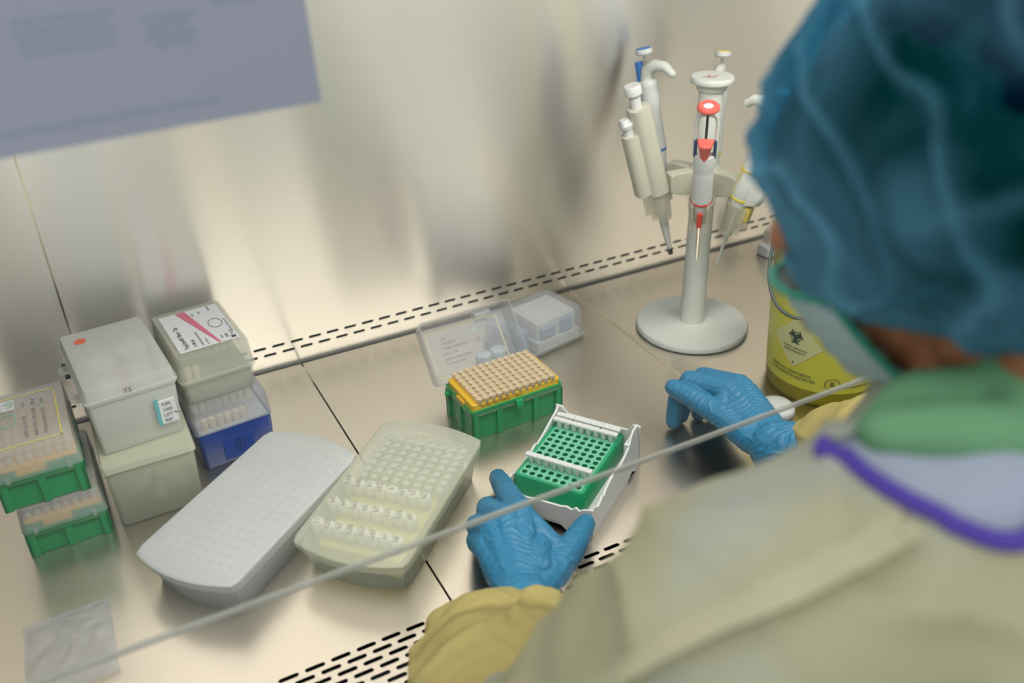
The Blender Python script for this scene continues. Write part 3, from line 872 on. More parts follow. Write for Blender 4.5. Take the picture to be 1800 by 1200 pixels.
gr = thing('pcr_rack', 'green rack of round wells sitting in the white wavy holder', 'tube rack', (PO[0], PO[1], 0), PA)
b = MB()
zr = 37.6
def hole_ring(cx, cy, r, n=12):
    return [(cx + r * math.cos(2 * PI * k / n), cy + r * math.sin(2 * PI * k / n)) for k in range(n)]
for i in range(8):
    for j in range(12):
        cx, cy = 9.0 * i, -9.0 * j; h = 4.5; n = 12
        sq = []
        for k in range(n):
            a = 2 * PI * k / n; m = max(abs(math.cos(a)), abs(math.sin(a)))
            sq.append((cx + h * math.cos(a) / m, cy + h * math.sin(a) / m))
        hr = hole_ring(cx, cy, 3.15)
        v = [(x, y, zr) for x, y in sq] + [(x, y, zr) for x, y in hr]
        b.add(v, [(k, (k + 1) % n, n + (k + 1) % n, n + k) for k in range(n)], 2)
        corner = [(cx + sx_ * h, cy + sy_ * h, zr) for sx_, sy_ in ((1, 1), (-1, 1), (-1, -1), (1, -1))]
        for q, (ka, kb) in enumerate(((1, 2), (4, 5), (7, 8), (10, 11))):
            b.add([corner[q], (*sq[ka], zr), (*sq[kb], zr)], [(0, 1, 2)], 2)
        hb = hole_ring(cx, cy, 2.6)
        b.add([(x, y, zr) for x, y in hr] + [(x, y, zr - 11) for x, y in hb], [(k, (k + 1) % n, n + (k + 1) % n, n + k) for k in range(n)] + [tuple(n + k for k in range(n))], 1)
top = rrect(-4.5, -103.5, 67.5, 4.5, .05, zr)
b.loft([top, rrect(-8, -107, 71, 8, 4, zr), rrect(-9, -108, 72, 9, 5, zr - 1.4), rrect(-9.5, -108.5, 72.5, 9.5, 5, 10)], False, True)
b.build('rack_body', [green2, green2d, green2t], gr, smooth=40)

def strip(label, row, zb, caps=True):
    M_ = Matrix.Translation((PO[0], PO[1], 0)) @ Matrix.Rotation(PA, 4, 'Z')
    p = M_ @ Vector((0, -9.0 * row, zb))
    t = thing('tube_strip', label, 'tube strip', p, PA)
    b = MB()
    for (xa, xb) in ((-7, 14), (15, 48), (49, 70)):
        b.box(xa, -3.3, -1.2, xb, 3.3, 1.4)
    b.box(-6, -2, -1, 69, 2, 1)
    for i in range(8): b.lathe([(3.0, 1.4), (2.8, 1.9), (2.2, 1.9), (2.0, 1.5)], 12, c=(9 * i, 0))
    b.build('cap_bar', white, t, smooth=35, bevel=.4)
    me = MB().lathe([(1.2, -19), (2.4, -10), (3.3, -7), (3.5, -1.2)], 12).mesh('tube', white2, 40)
    for i in range(8): link('tube', me, t, 0, (9 * i, 0, 0))
strip('white strip of eight capped tubes in the back row of the green rack', 0, 47.4)
strip('white strip of eight capped tubes in the second row of the green rack', 1, 46.8)
strip('white strip of eight capped tubes across the green rack near its front', 9, 47.0)

# pipette stand
SB = (519.3, -183.0)
st = thing('pipette_stand', 'white round based carousel stand holding pipettes, by the back wall', 'pipette stand', (SB[0], SB[1], 0))
b = MB(); b.lathe([(76, 0), (78.7, 1.5), (78.7, 7), (77, 9.4), (28, 10.2), (20, 12)], 64); b.build('base', white2, st, smooth=40)
b = MB(); b.lathe([(17.2, 11), (17, 14), (15.5, 352)], 32); b.build('pole', white2, st, smooth=40)
b = MB(); b.lathe([(15.5, 338), (18.5, 340), (20, 346), (26.5, 349), (27, 350), (27, 355), (26, 356.5)], 40); tc_ = b.build('top_cap', white2, st, smooth=40)
b = MB()
for (x, y, l, a) in ((-10, 2, 11, .2), (-6, -5, 12, -.3), (-2, 3, 9, .9), (2, -3, 8, .1), (-6, 0, 9, 1.4)):
    dx, dy = math.cos(a) * l / 2, math.sin(a) * l / 2
    b.add([(x - dx - dy * .15, y - dy + dx * .15, 356.8), (x + dx - dy * .15, y + dy + dx * .15, 356.8), (x + dx + dy * .15, y + dy - dx * .15, 356.8), (x - dx + dy * .15, y - dy - dx * .15, 356.8)], [(0, 1, 2, 3)])
b.build('red_emblem', plastic('worn_red_print', (206, 110, 100), .6), tc_)
b = MB(); b.lathe([(19, 204), (20, 206), (20, 238), (18, 241)], 32); b.build('hub', cream, st, smooth=40)
FW = Vector((-.637, -.771, 0)); LFT = Vector((-.771, .637, 0))
def radial(phi):
    return FW * math.cos(math.radians(phi)) + LFT * math.sin(math.radians(phi))
PHI = {'red': 1, 'cream': 60, 'blue': 116, 'back': 187, 'yellow': -58}
for k, ph_ in PHI.items():
    d = radial(ph_); sd = Vector((-d.y, d.x, 0))
    b = MB(); b.loft([[tuple(d * r + sd * s + Vector((0, 0, z))) for s, z in ((-w_, za), (w_, za), (w_, zb), (-w_, zb))] for r, w_, za, zb in ((15, 9, 204, 238), (44, 8, 210, 238), (52, 10, 214, 236))])
    b.build('arm', cream, st, bevel=1.2)
TIPR = {'red': (42, 127, 104, 345), 'cream': (42, 125, 104, 345), 'blue': (46, 130, 94, 350), 'back': (38, 118, 82, 336), 'far': (40, 125, 100, 345), 'yellow': (31, 110, 86, 322)}
def pframe(k):
    ph_ = PHI[k]; r0, z0, r1, z1 = TIPR[k]; d = radial(ph_)
    p0 = Vector((SB[0], SB[1], 0)) + d * r0 + Vector((0, 0, z0)); p1 = Vector((SB[0], SB[1], 0)) + d * r1 + Vector((0, 0, z1))
    z = (p1 - p0).normalized(); x = (d - z * d.dot(z)).normalized(); y = z.cross(x)
    return Matrix(((x.x, y.x, z.x, p0.x), (x.y, y.y, z.y, p0.y), (x.z, y.z, z.z, p0.z), (0, 0, 0, 1)))
for k in PHI:
    M_ = pframe(k); M_ = Matrix.Translation((-SB[0], -SB[1], 0)) @ M_
    b = MB()
    # open collar: three quarter ring with two flanges
    rings = []
    for z, ro, ri in ((52, 12, 10.6), (84, 15, 13.4), (98, 17, 15.2)):
        pts = []
        n = 14
        for q in range(n + 1):
            a = math.radians(40 + 280 * q / n); pts.append((ro * math.cos(a), ro * math.sin(a), z))
        for q in range(n, -1, -1):
            a = math.radians(40 + 280 * q / n); pts.append((ri * math.cos(a), ri * math.sin(a), z))
        rings.append(pts)
    b.loft(rings)
    b.box(9, 8.5, 60, 18, 11, 97); b.box(9, -11, 60, 18, -8.5, 97)
    b.xf(M_); b.build('clear_collar', holder_m, st, smooth=35)

def pipette(k, label):
    t = bpy.data.objects.new('pipette', None); COL.objects.link(t)
    M_ = pframe(k); Mq = M_.copy(); Mq.translation = M_.translation * MM; t.matrix_world = Mq; t.empty_display_size = .01
    tag(t, label, 'pipette')
    return t
# cream wide pipette
t = pipette('cream', 'wide cream pipette with two white push buttons, left front of the stand')
b = MB(); b.lathe([(3.0, 3), (4.8, 30), (6.2, 58), (8.6, 62), (10, 86), (12, 100)], 22); b.build('nozzle', white, t, smooth=40)
b = MB(); b.lathe([(3.3, -3), (3.6, 6)], 14); b.build('nozzle_ring', black, t, smooth=40)
b = MB(); b.loft([[(x, y * 1.05, z) for x, y, _ in rrect(-14, -16 - e, 14, 16, 11, 0)] for z, e in ((94, -3), (104, 0), (150, 1), (205, 0), (212, -3))]); b.build('handle', cream, t, smooth=50)
b = MB(); b.loft([[(x, y, z) for x, y, _ in rrect(3, -12, 29, 12, 9, 0)] for z in (98, 104, 176, 182)]); hl = b.build('side_grip', cream, t, smooth=50)
text_part('printed_text', 'TRANSFERPIPETTE', 5, soft_ink, t, frame((23, -12.3, 170), (0, 0, -1), (1, 0, 0)))
b = MB(); b.lathe([(7, 205), (7, 228)], 18, c=(2, 0)); b.lathe([(9, 228), (11, 230), (11, 239), (9.5, 241)], 24, c=(2, 0)); b.build('push_button', white, t, smooth=40)
b = MB(); b.lathe([(7, 180), (7, 192)], 16, c=(19, 0)); b.loft([rrect(12, -8, 28, 8, 6, 192), rrect(12, -9, 29, 9, 6, 197), rrect(16, -5, 27, 5, 4, 204)]); b.build('ejector_button', white, t, smooth=40)
b = MB(); b.ball((6, -14.2, 192), 5, 12, sc=(1, .5, .55)); b.box(0, -16.6, 112, 8, -15.4, 114); b.build('dark_mark', plastic('dark_green_mark', (30, 50, 46), .4), t, smooth=60)

def slim(t, ringm, button, rings=()):
    b = MB(); b.lathe([(1.6, 0), (2.4, 24), (3.4, 40), (5.4, 52), (6.0, 80), (8.5, 96)], 18); b.build('nozzle', white2, t, smooth=40)
    b = MB(); b.lathe([(9, 94), (10.5, 104), (12.5, 130), (11.5, 170), (12.5, 205), (12.8, 212), (11, 214)], 24); b.build('handle', white, t, smooth=50)
    b = MB(); b.tube([(2, 0, 214), (-2, 0, 226), (-14, 0, 231), (-28, 0, 228), (-37, 0, 218)], [8, 9, 8, 6.5, 5], 14); b.ball((-37, 0, 218), 5, 12); b.build('finger_hook', white2, t, smooth=60)
    for z, r in rings:
        b = MB(); b.lathe([(r, z - 1.6), (r + .5, z), (r, z + 1.6)], 24); b.build('colour_ring', ringm, t, smooth=60)
    b = MB(); b.lathe([(2.2, 225), (2.2, 248)], 10); b.build('plunger', chrome, t, smooth=40)
    b = MB(); b.lathe([(9.5, 246), (11, 247.5), (11, 252), (10, 253)], 24); bt = b.build('push_button', white, t, smooth=40)
    b = MB(); b.lathe([(9.6, 253.1), (8.8, 254.4)], 24); b.build('button_cap', button, bt, smooth=40)
t = pipette('blue', 'slim white pipette with blue ring and blue button, behind the cream one')
slim(t, bluep, bluep, ((122, 12.4),))
b = MB(); b.box(6, -5, 205, 14, 5, 238); b.build('blue_lever', bluep, t, bevel=1.5)
text_part('printed_text', 'TRANSFERPETTE', 5, soft_ink, t, frame((-5, -12.6, 190), (0, 0, -1), (1, 0, 0)))
t = pipette('back', 'slim white pipette with yellow button, behind the stand pole'); slim(t, yel2, yel2, ((122, 12.4),))
t = pipette('yellow', 'white pipette with yellow rings and yellow lettering, right front of the stand')
b = MB(); b.lathe([(1.4, 0), (2.0, 26), (2.6, 44), (4.4, 52), (5.6, 60), (8, 92), (12, 98)], 20); b.build('nozzle', white2, t, smooth=40)
b = MB(); b.lathe([(12, 96), (14.5, 110), (14.8, 124), (13, 140), (10.5, 165), (9.5, 200), (9, 214)], 26)
b.loft([[(x, y, z) for x, y, _ in rrect(0, -9, 10 + e, 9, 6, 0)] for z, e in ((102, 8), (108, 18), (124, 20), (150, 8), (170, -2))]); b.build('handle', white, t, smooth=50)
for z, r in ((106, 14.5), (146, 12.7)):
    b = MB(); b.lathe([(r, z - 1.8), (r + .5, z), (r, z + 1.8)], 26); b.build('colour_ring', yel2, t, smooth=60)
b = MB(); b.box(12, -5, 78, 20, 5, 98); b.build('ejector_sleeve', yel2, t, bevel=1)
b = MB(); b.tube([(13, 0, 78), (11, 0, 66), (6, 0, 48)], 2.0, 10); b.build('ejector_rod', chrome, t, smooth=60)
text_part('printed_text', 'DISCOVERY', 8, yel2, t, frame((-3, -13.6, 112), (0, 0, 1), (-1, 0, 0)))
b = MB(); b.tube([(2, 0, 214), (-2, 0, 226), (-14, 0, 231), (-28, 0, 228), (-36, 0, 219)], [8, 9, 8, 6.5, 5], 14); b.build('finger_hook', white2, t, smooth=60)
b = MB(); b.lathe([(2.2, 225), (2.2, 244), (9.5, 246), (10.5, 248), (10.5, 253)], 20); b.build('push_button', white, t, smooth=40)
# red and white pipette in front
t = pipette('red', 'white ribbed pipette with red ring button and coral trigger, front of the stand')
b = MB(); b.lathe([(1.8, 0), (2.6, 10), (3.2, 50), (4.6, 56), (4.6, 66)], 16); b.build('metal_shaft', chrome, t, smooth=40)
b = MB(); b.lathe([(6, 60), (8.5, 74), (10.5, 90)], 18); b.build('nozzle', holder_m, t, smooth=40)
b = MB(); prof = [(9, 78), (11.5, 92), (12.5, 98)]
for q in range(7): prof += [(13 + .0 * q, 100 + 6.2 * q), (12.2, 103 + 6.2 * q)]
prof += [(13, 146), (13.4, 160), (12.8, 166)]
b.lathe(prof, 26); b.build('handle', white, t, smooth=50)
b = MB(); b.box(10, -3.4, 62, 13.5, 3.4, 84); b.build('ejector_tab', red, t, bevel=.8)
b = MB(); b.lathe([(12.6, 94.5), (13.2, 96), (12.6, 97.5)], 26); b.build('colour_ring', red, t, smooth=60)
b = MB()
for s in (-1, 1): b.tube([(1, s * 12.6, 164), (0, s * 13.2, 178), (-1, s * 12, 190), (-2, s * 12.4, 206), (-2, s * 10, 216)], [2.2, 2.2, 2.2, 2.2, 2.2], 10)
b.tube([(-2, -10, 216), (-2, 0, 219), (-2, 10, 216)], 2.2, 10); b.build('yoke', white, t, smooth=60)
b = MB()
for s in (-1, 1): b.box(-3, s * 11.5 - 2, 162, 5, s * 11.5 + 2, 186)
b.build('navy_cheek', navy, t, bevel=1.4)
b = MB(); b.loft([[(8 + x_, y_, z_) for x_, y_ in ((-5, -w_), (3 + o_, -w_ * .7), (5 + o_, 0), (3 + o_, w_ * .7), (-5, w_))] for z_, w_, o_ in ((160, 6, 0), (168, 6, 1), (176, 8, 3), (186, 10.5, 8), (189, 9.5, 7))]); b.build('trigger', red_soft, t, smooth=50, bevel=1)
b = MB(); b.tube([(0, 0, 166), (0, 0, 226)], 1.6, 10); b.build('plunger', black, t, smooth=60)
b = MB(); b.lathe([(5.5, 229.2), (6.4, 228), (11.5, 226), (13.2, 227.5), (13.2, 230), (11, 232.6), (5.8, 231.6)], 30, cap0=False, cap1=False)
b.lathe([(5, 224), (5, 226)], 12); b.build('push_button', red_soft, t, smooth=60)
b = MB(); b.lathe([(6, 229), (6, 231.2), (5, 231.8)], 22); b.build('button_centre', white, t, smooth=40)

# sharps bucket
BK = (581.3, -375.3)
bk = thing('sharps_bucket', 'yellow see-through sharps bucket with biohazard diamond and wire handle', 'bucket', (BK[0], BK[1], 0))
def rb(z): return 70 + 10 * z / 200.0
b = MB(); b.lathe([(66, 0), (69, 1.5), (rb(6), 6), (rb(205), 205), (rb(205) - 1.8, 205), (68, 4)], 64, cap0=True, cap1=True); b.build('bucket_wall', bucket_m, bk, smooth=40)
b = MB(); b.lathe([(rb(22) + .6, 22), (rb(150) + .6, 150)], 72, cap0=False, cap1=False); b.build('label_band', bucket_lab, bk, smooth=40)
b = MB(); b.lathe([(rb(205) + 2, 198), (rb(205) + 3, 203), (rb(205) + 2, 212), (60, 216), (56, 214), (30, 214)], 64); b.build('lid', bucket_lab, bk, smooth=35)
b = MB(); b.lathe([(30, 214.5), (30, 224), (26, 226)], 32); b.build('lid_flap', bucket_lab, bk, smooth=35)
def wrap(p, az, z0, off=1.0):
    """surface point: p = (arc mm to the right as seen from outside, up mm)"""
    z = z0 + p[1]; R_ = rb(z) + off; a = az + p[0] / R_
    return (R_ * math.cos(a), R_ * math.sin(a), z)
AZ = math.radians(193)
b = MB()
D_n = 8; hd = 35
grid = []
for i in range(D_n + 1):
    for j in range(D_n + 1):
        u = i / D_n; v = j / D_n
        grid.append(wrap(((u - v) * hd, (u + v - 1) * hd), AZ, 84, 1.1))
fs = [(i * (D_n + 1) + j, (i + 1) * (D_n + 1) + j, (i + 1) * (D_n + 1) + j + 1, i * (D_n + 1) + j + 1) for i in range(D_n) for j in range(D_n)]
b.add(grid, fs); dia = b.build('diamond_label', diamond_m, bk, smooth=60)
b = MB()
def arc(cx, cy, r0, r1, a0, a1, n=16, taper=False):
    P = []
    for k in range(n + 1):
        a = math.radians(a0 + (a1 - a0) * k / n)
        t_ = (1 - abs(2 * k / n - 1) ** 2.2) if taper else 1
        P.append((cx + r0 * math.cos(a), cy + r0 * math.sin(a)))
        P.append((cx + (r0 + (r1 - r0) * t_) * math.cos(a), cy + (r0 + (r1 - r0) * t_) * math.sin(a)))
    b.add([wrap(p, AZ, 92, 1.7) for p in P], [(2 * k, 2 * k + 1, 2 * k + 3, 2 * k + 2) for k in range(n)])
for q in range(3):
    a = math.radians(90 + 120 * q)
    arc(6.2 * math.cos(a), 6.2 * math.sin(a), 4.7, 8.2, math.degrees(a) + 40, math.degrees(a) + 320, 22, True)
arc(0, 0, 5.6, 7.0, 0, 360, 24)
b.build('biohazard_symbol', dkgreen_ink, dia)
def wrapped_text(name, s, size, mat, az, z0, x, y, parent, tilt=0.0, align='CENTER'):
    o = text_part(name, s, size, mat, parent, Matrix.Identity(4), align)
    for v in o.data.vertices:
        X = v.co.x / MM; Y = v.co.y / MM
        xr = X * math.cos(tilt) - Y * math.sin(tilt) + x; yr = X * math.sin(tilt) + Y * math.cos(tilt) + y
        v.co = Vector(wrap((xr, yr), az, z0, 1.7 + v.co.z / MM)) * MM
    return o
wrapped_text('printed_text', 'MATERIAL INFECCIOSO', 3.2, dkgreen_ink, AZ, 84, 0, -9, dia)
wrapped_text('printed_text', 'RIESGO BIOLÓGICO', 3.2, dkgreen_ink, AZ, 84, 0, -13.5, dia)
wrapped_text('printed_text', '6', 6, dkgreen_ink, AZ, 84, 0, -30, dia)
wrapped_text('printed_text', 'RESIDUOS SANITARIOS', 5.6, dkgreen_ink, AZ, 84, -4, -43.5, bk)
wrapped_text('printed_text', 'CORTANTES PUNZANTES', 5.6, dkgreen_ink, AZ, 84, -2, -49.5, bk)
wrapped_text('printed_text', 'R', 11, dkgreen_ink, AZ, 84, 51, -51, bk)
b = MB(); n = 30
b.add([wrap((51 + r * 9.5 * math.cos(2 * PI * k / n), -47.5 + r * 8.4 * math.sin(2 * PI * k / n)), AZ, 84, 1.7) for r in (.9, 1) for k in range(n)], [(k, (k + 1) % n, n + (k + 1) % n, n + k) for k in range(n)])
b.build('logo_ring', dkgreen_ink, bk)
wrapped_text('printed_text', 'OBJETOS CORTANTES', 5.2, dkgreen_ink, AZ, 84, 64, -47, bk, 0, 'LEFT')
wrapped_text('printed_text', 'Y PUNZANTES USADOS', 5.2, dkgreen_ink, AZ, 84, 64, -53, bk, 0, 'LEFT')
# wire bail hanging down the front left
b = MB()
pts = []
for k in range(25):
    a = PI * k / 24
    az = math.radians(150) + math.radians(95) * k / 24
    z = 196 - 62 * math.sin(a); R_ = rb(z) + 3 + 26 * math.sin(a)
    pts.append((R_ * math.cos(az), R_ * math.sin(az), z))
b.tube(pts, 2.2, 10)
b.build('wire_handle', wire, bk, smooth=60)

# white disc lid lying beside the right hand
dc = thing('bottle_cap', 'round white cap lying by the bucket beside the right glove', 'cap', ((478.1, -405.5, 6.0)[0], (478.1, -405.5, 6.0)[1], 0), .3)
b = MB(); b.lathe([(19, 0), (21.5, 1), (22.5, 4), (22, 9), (19, 12), (12, 13.5), (4, 14)], 36); b.build('cap_body', white, dc, smooth=60)
b = MB()
for k in range(36):
    a = 2 * PI * k / 36; b.box(22.2 * math.cos(a) - .5, 22.2 * math.sin(a) - .5, 1, 22.2 * math.cos(a) + .5, 22.2 * math.sin(a) + .5, 8)
tag(b.build('grip_ribs', white, dc), kind='stuff')
wp = thing('plastic_stand', 'small white plastic block by the wall behind the bucket', 'block', (778, -52, 0), .1)
b = MB(); b.loft([rrect(-18, -14, 18, 14, 5, 0), rrect(-17, -13, 17, 13, 5, 18), rrect(-12, -9, 12, 9, 4, 20)]); b.box(-10, -6, 19, 12, 8, 44); b.build('block_body', white, wp, smooth=35, bevel=2)

# clear bag, lower left
bag = thing('plastic_bag', 'crumpled clear plastic bag lying on the steel at the lower left', 'bag', (0, 0, 0))
b = MB()
nx, ny = 34, 44
P0, Px, Py = Vector((-368, -430, 0)), Vector((1, .02, 0)), Vector((.03, 1, 0))
def bagz(u, v, s):
    q = Vector((u * 5, v * 6, 3.1 * s))
    e = min(u, 1 - u, v, 1 - v) * 8; e = min(e, 1)
    return (3.5 + s * 2.6 * e + 3.0 * e * noise.noise(q) + 2.2 * e * abs(noise.noise(q * 2.4)))
for s in (1, -0.4):
    v_ = []
    for j in range(ny + 1):
        for i in range(nx + 1):
            u, v = i / nx, j / ny
            p = P0 + Px * (76 * u) + Py * (98 * v)
            v_.append((p.x, p.y, max(.6, bagz(u, v, s))))
    b.add(v_, [(j * (nx + 1) + i, j * (nx + 1) + i + 1, (j + 1) * (nx + 1) + i + 1, (j + 1) * (nx + 1) + i) for j in range(ny) for i in range(nx)])
b.build('bag_film', bagm, bag, smooth=75)
b = MB(); b.box(-366, -338, 4.4, -291, -336.6, 5.4); b.box(-366, -343, 4.4, -291, -342, 5.2); b.build('zip_strip', lid2, bag)

# ------------------------------------------------------------------ the person
pe = thing('person', 'person seen from behind in teal bouffant cap, yellow gown and blue gloves', 'person', (150, -960, 0))
PE0 = Vector((150, -960, 0))
def shift(b):
    b.v = [(x - PE0.x, y - PE0.y, z - PE0.z) for x, y, z in b.v]; return b

HC = Vector((176.6, -838.8, 508.2))           # middle of the cap
FD = Vector((-.45, .68, -.58)).normalized()    # where the face looks
UP = (Vector((0, 0, 1)) - FD * FD.z).normalized()
RT = FD.cross(UP)
SK = HC + Vector((-18, 9, 0)) + FD * 8 - UP * 10
def hp(f, u, r): return SK + FD * f + UP * u + RT * r
NB = Vector((150, -925, 392))               # base of neck

def hands():
    L = {'index': [(83.7, -479.2, 62.0), (93.2, -435.1, 50.0), (104.7, -397.7, 32.0), (113.7, -369.5, 17.0)],
         'middle': [(66.4, -484.0, 66.0), (63.3, -450.1, 53.0), (76.2, -420.9, 30.0), (90.0, -403.8, 13.0)],
         'ring': [(51.1, -487.4, 61.0), (48.8, -454.4, 42.0), (59.4, -434.2, 20.0), (69.6, -427.1, 10.0)],
         'pinky': [(38.5, -494.0, 52.0), (43.5, -463.1, 32.0), (53.1, -448.1, 14.0), (61.5, -444.7, 9.0)],
         'thumb': [(67.8, -553.1, 44.0), (99.4, -535.0, 42.0), (128.0, -512.6, 36.0), (150.6, -492.0, 29.0)]}
    LW = [(37.8, -572.9, 50.0), (10.6, -609.6, 58.0)]
    R = {'index': [(384.9, -421.6, 72.0), (365.3, -376.4, 66.0), (354.5, -367.7, 38.0), (347.9, -372.7, 12.0)],
         'middle': [(403.2, -417.7, 70.0), (393.6, -364.8, 56.0), (375.1, -360.9, 32.0), (362.9, -366.1, 11.0)],
         'ring': [(408.2, -426.5, 64.0), (407.7, -376.0, 48.0), (395.4, -370.7, 26.0), (386.7, -370.9, 9.0)],
         'pinky': [(412.7, -434.3, 56.0), (415.4, -392.0, 40.0), (408.6, -382.1, 20.0), (402.2, -379.7, 9.0)],
         'thumb': [(364.4, -487.3, 56.0), (357.9, -440.8, 60.0), (350.1, -403.3, 62.0), (343.3, -373.5, 62.0)]}
    RW = [(375.1, -519.7, 58.0), (391.5, -557.4, 68.0)]
    return (L, LW), (R, RW)
(LH, LW), (RH, RW) = hands()

def hand_mesh(H, W, grow=0.0):
    b = MB()
    w = Vector(W[0])
    fr = {'index': (13.0, 11.4, 10.2, 8.8), 'middle': (12.6, 10.8, 9.8, 8.6), 'ring': (12.0, 10.4, 9.2, 8.2), 'pinky': (11.2, 9.4, 8.4, 7.4)}
    for k, r in fr.items():
        b.limb(H[k], [q + grow for q in r], 14)
        m = Vector(H[k][0])
        b.limb([w.lerp(m, .12), w.lerp(m, .55), m], [20 + grow, 15 + grow, r[0] + grow], 14)
    th = H['thumb']
    b.limb([w.lerp(Vector(th[0]), .4), th[0], th[1], th[2], th[3]], [18 + grow, 17 + grow, 13.5 + grow, 11.5 + grow, 9.3 + grow], 14)
    # web between thumb and index, and heel of the palm
    ti = Vector(th[1]).lerp(Vector(H['index'][0]), .5)
    b.limb([w.lerp(ti, .45), w.lerp(ti, .80)], [19 + grow, 13 + grow], 14)
    b.limb([H['index'][0], ti, th[1]], [11 + grow, 11.5 + grow, 12 + grow], 14)
    b.limb([H['index'][0], H['middle'][0], H['ring'][0], H['pinky'][0]], [11.5 + grow, 12 + grow, 11.5 + grow, 10.5 + grow], 14)
    # wrist: flattened pair of tubes
    w2 = Vector(W[1]); ax = (w2 - w).normalized(); side = ax.cross(Vector((0, 0, 1))).normalized()
    for s in (-1, 1):
        b.limb([w + side * s * 9, w2 + side * s * 8], [20 + grow, 21 + grow], 14)
    return b

# body (skin): head, neck, torso, arms and hands in one skin
b = MB()
b.ball(tuple(hp(-12, 22, 0)), 84, 24, sc=(1, 1, 1))
b.ball(tuple(hp(22, 22, 0)), 74, 24)
for f, u, r, rad in ((42, -30, 0, 50), (56, -62, 0, 32), (60, -84, 0, 22), (40, -66, 30, 26), (40, -66, -30, 26), (20, -50, 44, 24), (20, -50, -44, 24), (58, 0, 26, 30), (58, 0, -26, 30), (70, -24, 30, 17), (70, -24, -30, 17)):
    b.ball(tuple(hp(f, u, r)), rad, 14)
b.limb([hp(86, 8, 0), hp(98, -14, 0), hp(104, -30, 0)], [8, 9.5, 12], 12)           # nose
for s in (-1, 1):
    b.ball(tuple(hp(98, -32, s * 10)), 7, 10)
    b.limb([hp(84, 28, s * 14), hp(80, 30, s * 46)], [10, 9], 10)       # brow
    b.ball(tuple(hp(2, -8, s * 74)), 17, 12, sc=(1, 1, 1.5))              # ear
    b.ball(tuple(hp(-6, -24, s * 74)), 9, 10)
b.limb([hp(84, -56, -16), hp(90, -56, 0), hp(84, -56, 16)], [5, 6, 5], 10)    # lips
b.limb([hp(82, -64, -13), hp(88, -65, 0), hp(82, -64, 13)], [5, 6.5, 5], 10)
b.limb([hp(-30, -40, 0), NB + Vector((0, 10, 60)), NB], [58, 54, 60], 20)
LS, RS = Vector((-11.3, -885.1, 339.1)), Vector((335, -900, 350))
LE, RE = Vector((-70, -765, 120)), Vector((470, -730, 130))
b.limb([NB, LS], [50, 52]); b.limb([NB, RS], [50, 52])
b.limb([LS, LE], [46, 36]); b.limb([RS, RE], [46, 36])
b.limb([LE, LW[1], LW[0]], [34, 24, 22]); b.limb([RE, RW[1], RW[0]], [34, 24, 22])
b.limb([NB + Vector((0, 0, -60)), (160, -950, 130), (165, -960, -60), (165, -955, -120)], [115, 135, 125, 130], 20)
b.limb([(100, -940, -130), (70, -620, -130), (70, -600, -560)], [85, 62, 45], 16)
b.limb([(230, -940, -130), (260, -620, -130), (260, -600, -560)], [85, 62, 45], 16)
b.v += hand_mesh(LH, LW, -2).v; o0 = len(b.v) - len(hand_mesh(LH, LW, -2).v)
hm = hand_mesh(LH, LW, -2); b.f += [[i + o0 for i in f] for f in hm.f]; b.m += hm.m
hm = hand_mesh(RH, RW, -2); o0 = len(b.v); b.v += hm.v; b.f += [[i + o0 for i in f] for f in hm.f]; b.m += hm.m
shift(b)
body = fuse(b, 'body', 3.0, 4, skin, pe)

for s in (-1, 1):
    b = MB(); b.ball(tuple(hp(73, 12, s * 29)), 12.0, 16); b.ball(tuple(hp(81, 11, s * 29)), 6, 10, mi=1); shift(b)
    b.build('eye', [eyew, plastic('dark_iris', (40, 26, 20), .2)], pe, smooth=60)

# hair under the cap
b = MB()
b.ball(tuple(hp(-24, 24, 8)), 88, 22); b.ball(tuple(hp(4, 26, 6)), 78, 20); b.ball(tuple(hp(-62, 10, 0)), 62, 18); b.ball(tuple(hp(-40, -18, 40)), 46, 14); b.ball(tuple(hp(-40, -18, -40)), 46, 14)
shift(b)
fuse(b, 'hair', 4, 6, hair, pe, disp=lambda p, n: 3.5 * noise.noise(p * .05))

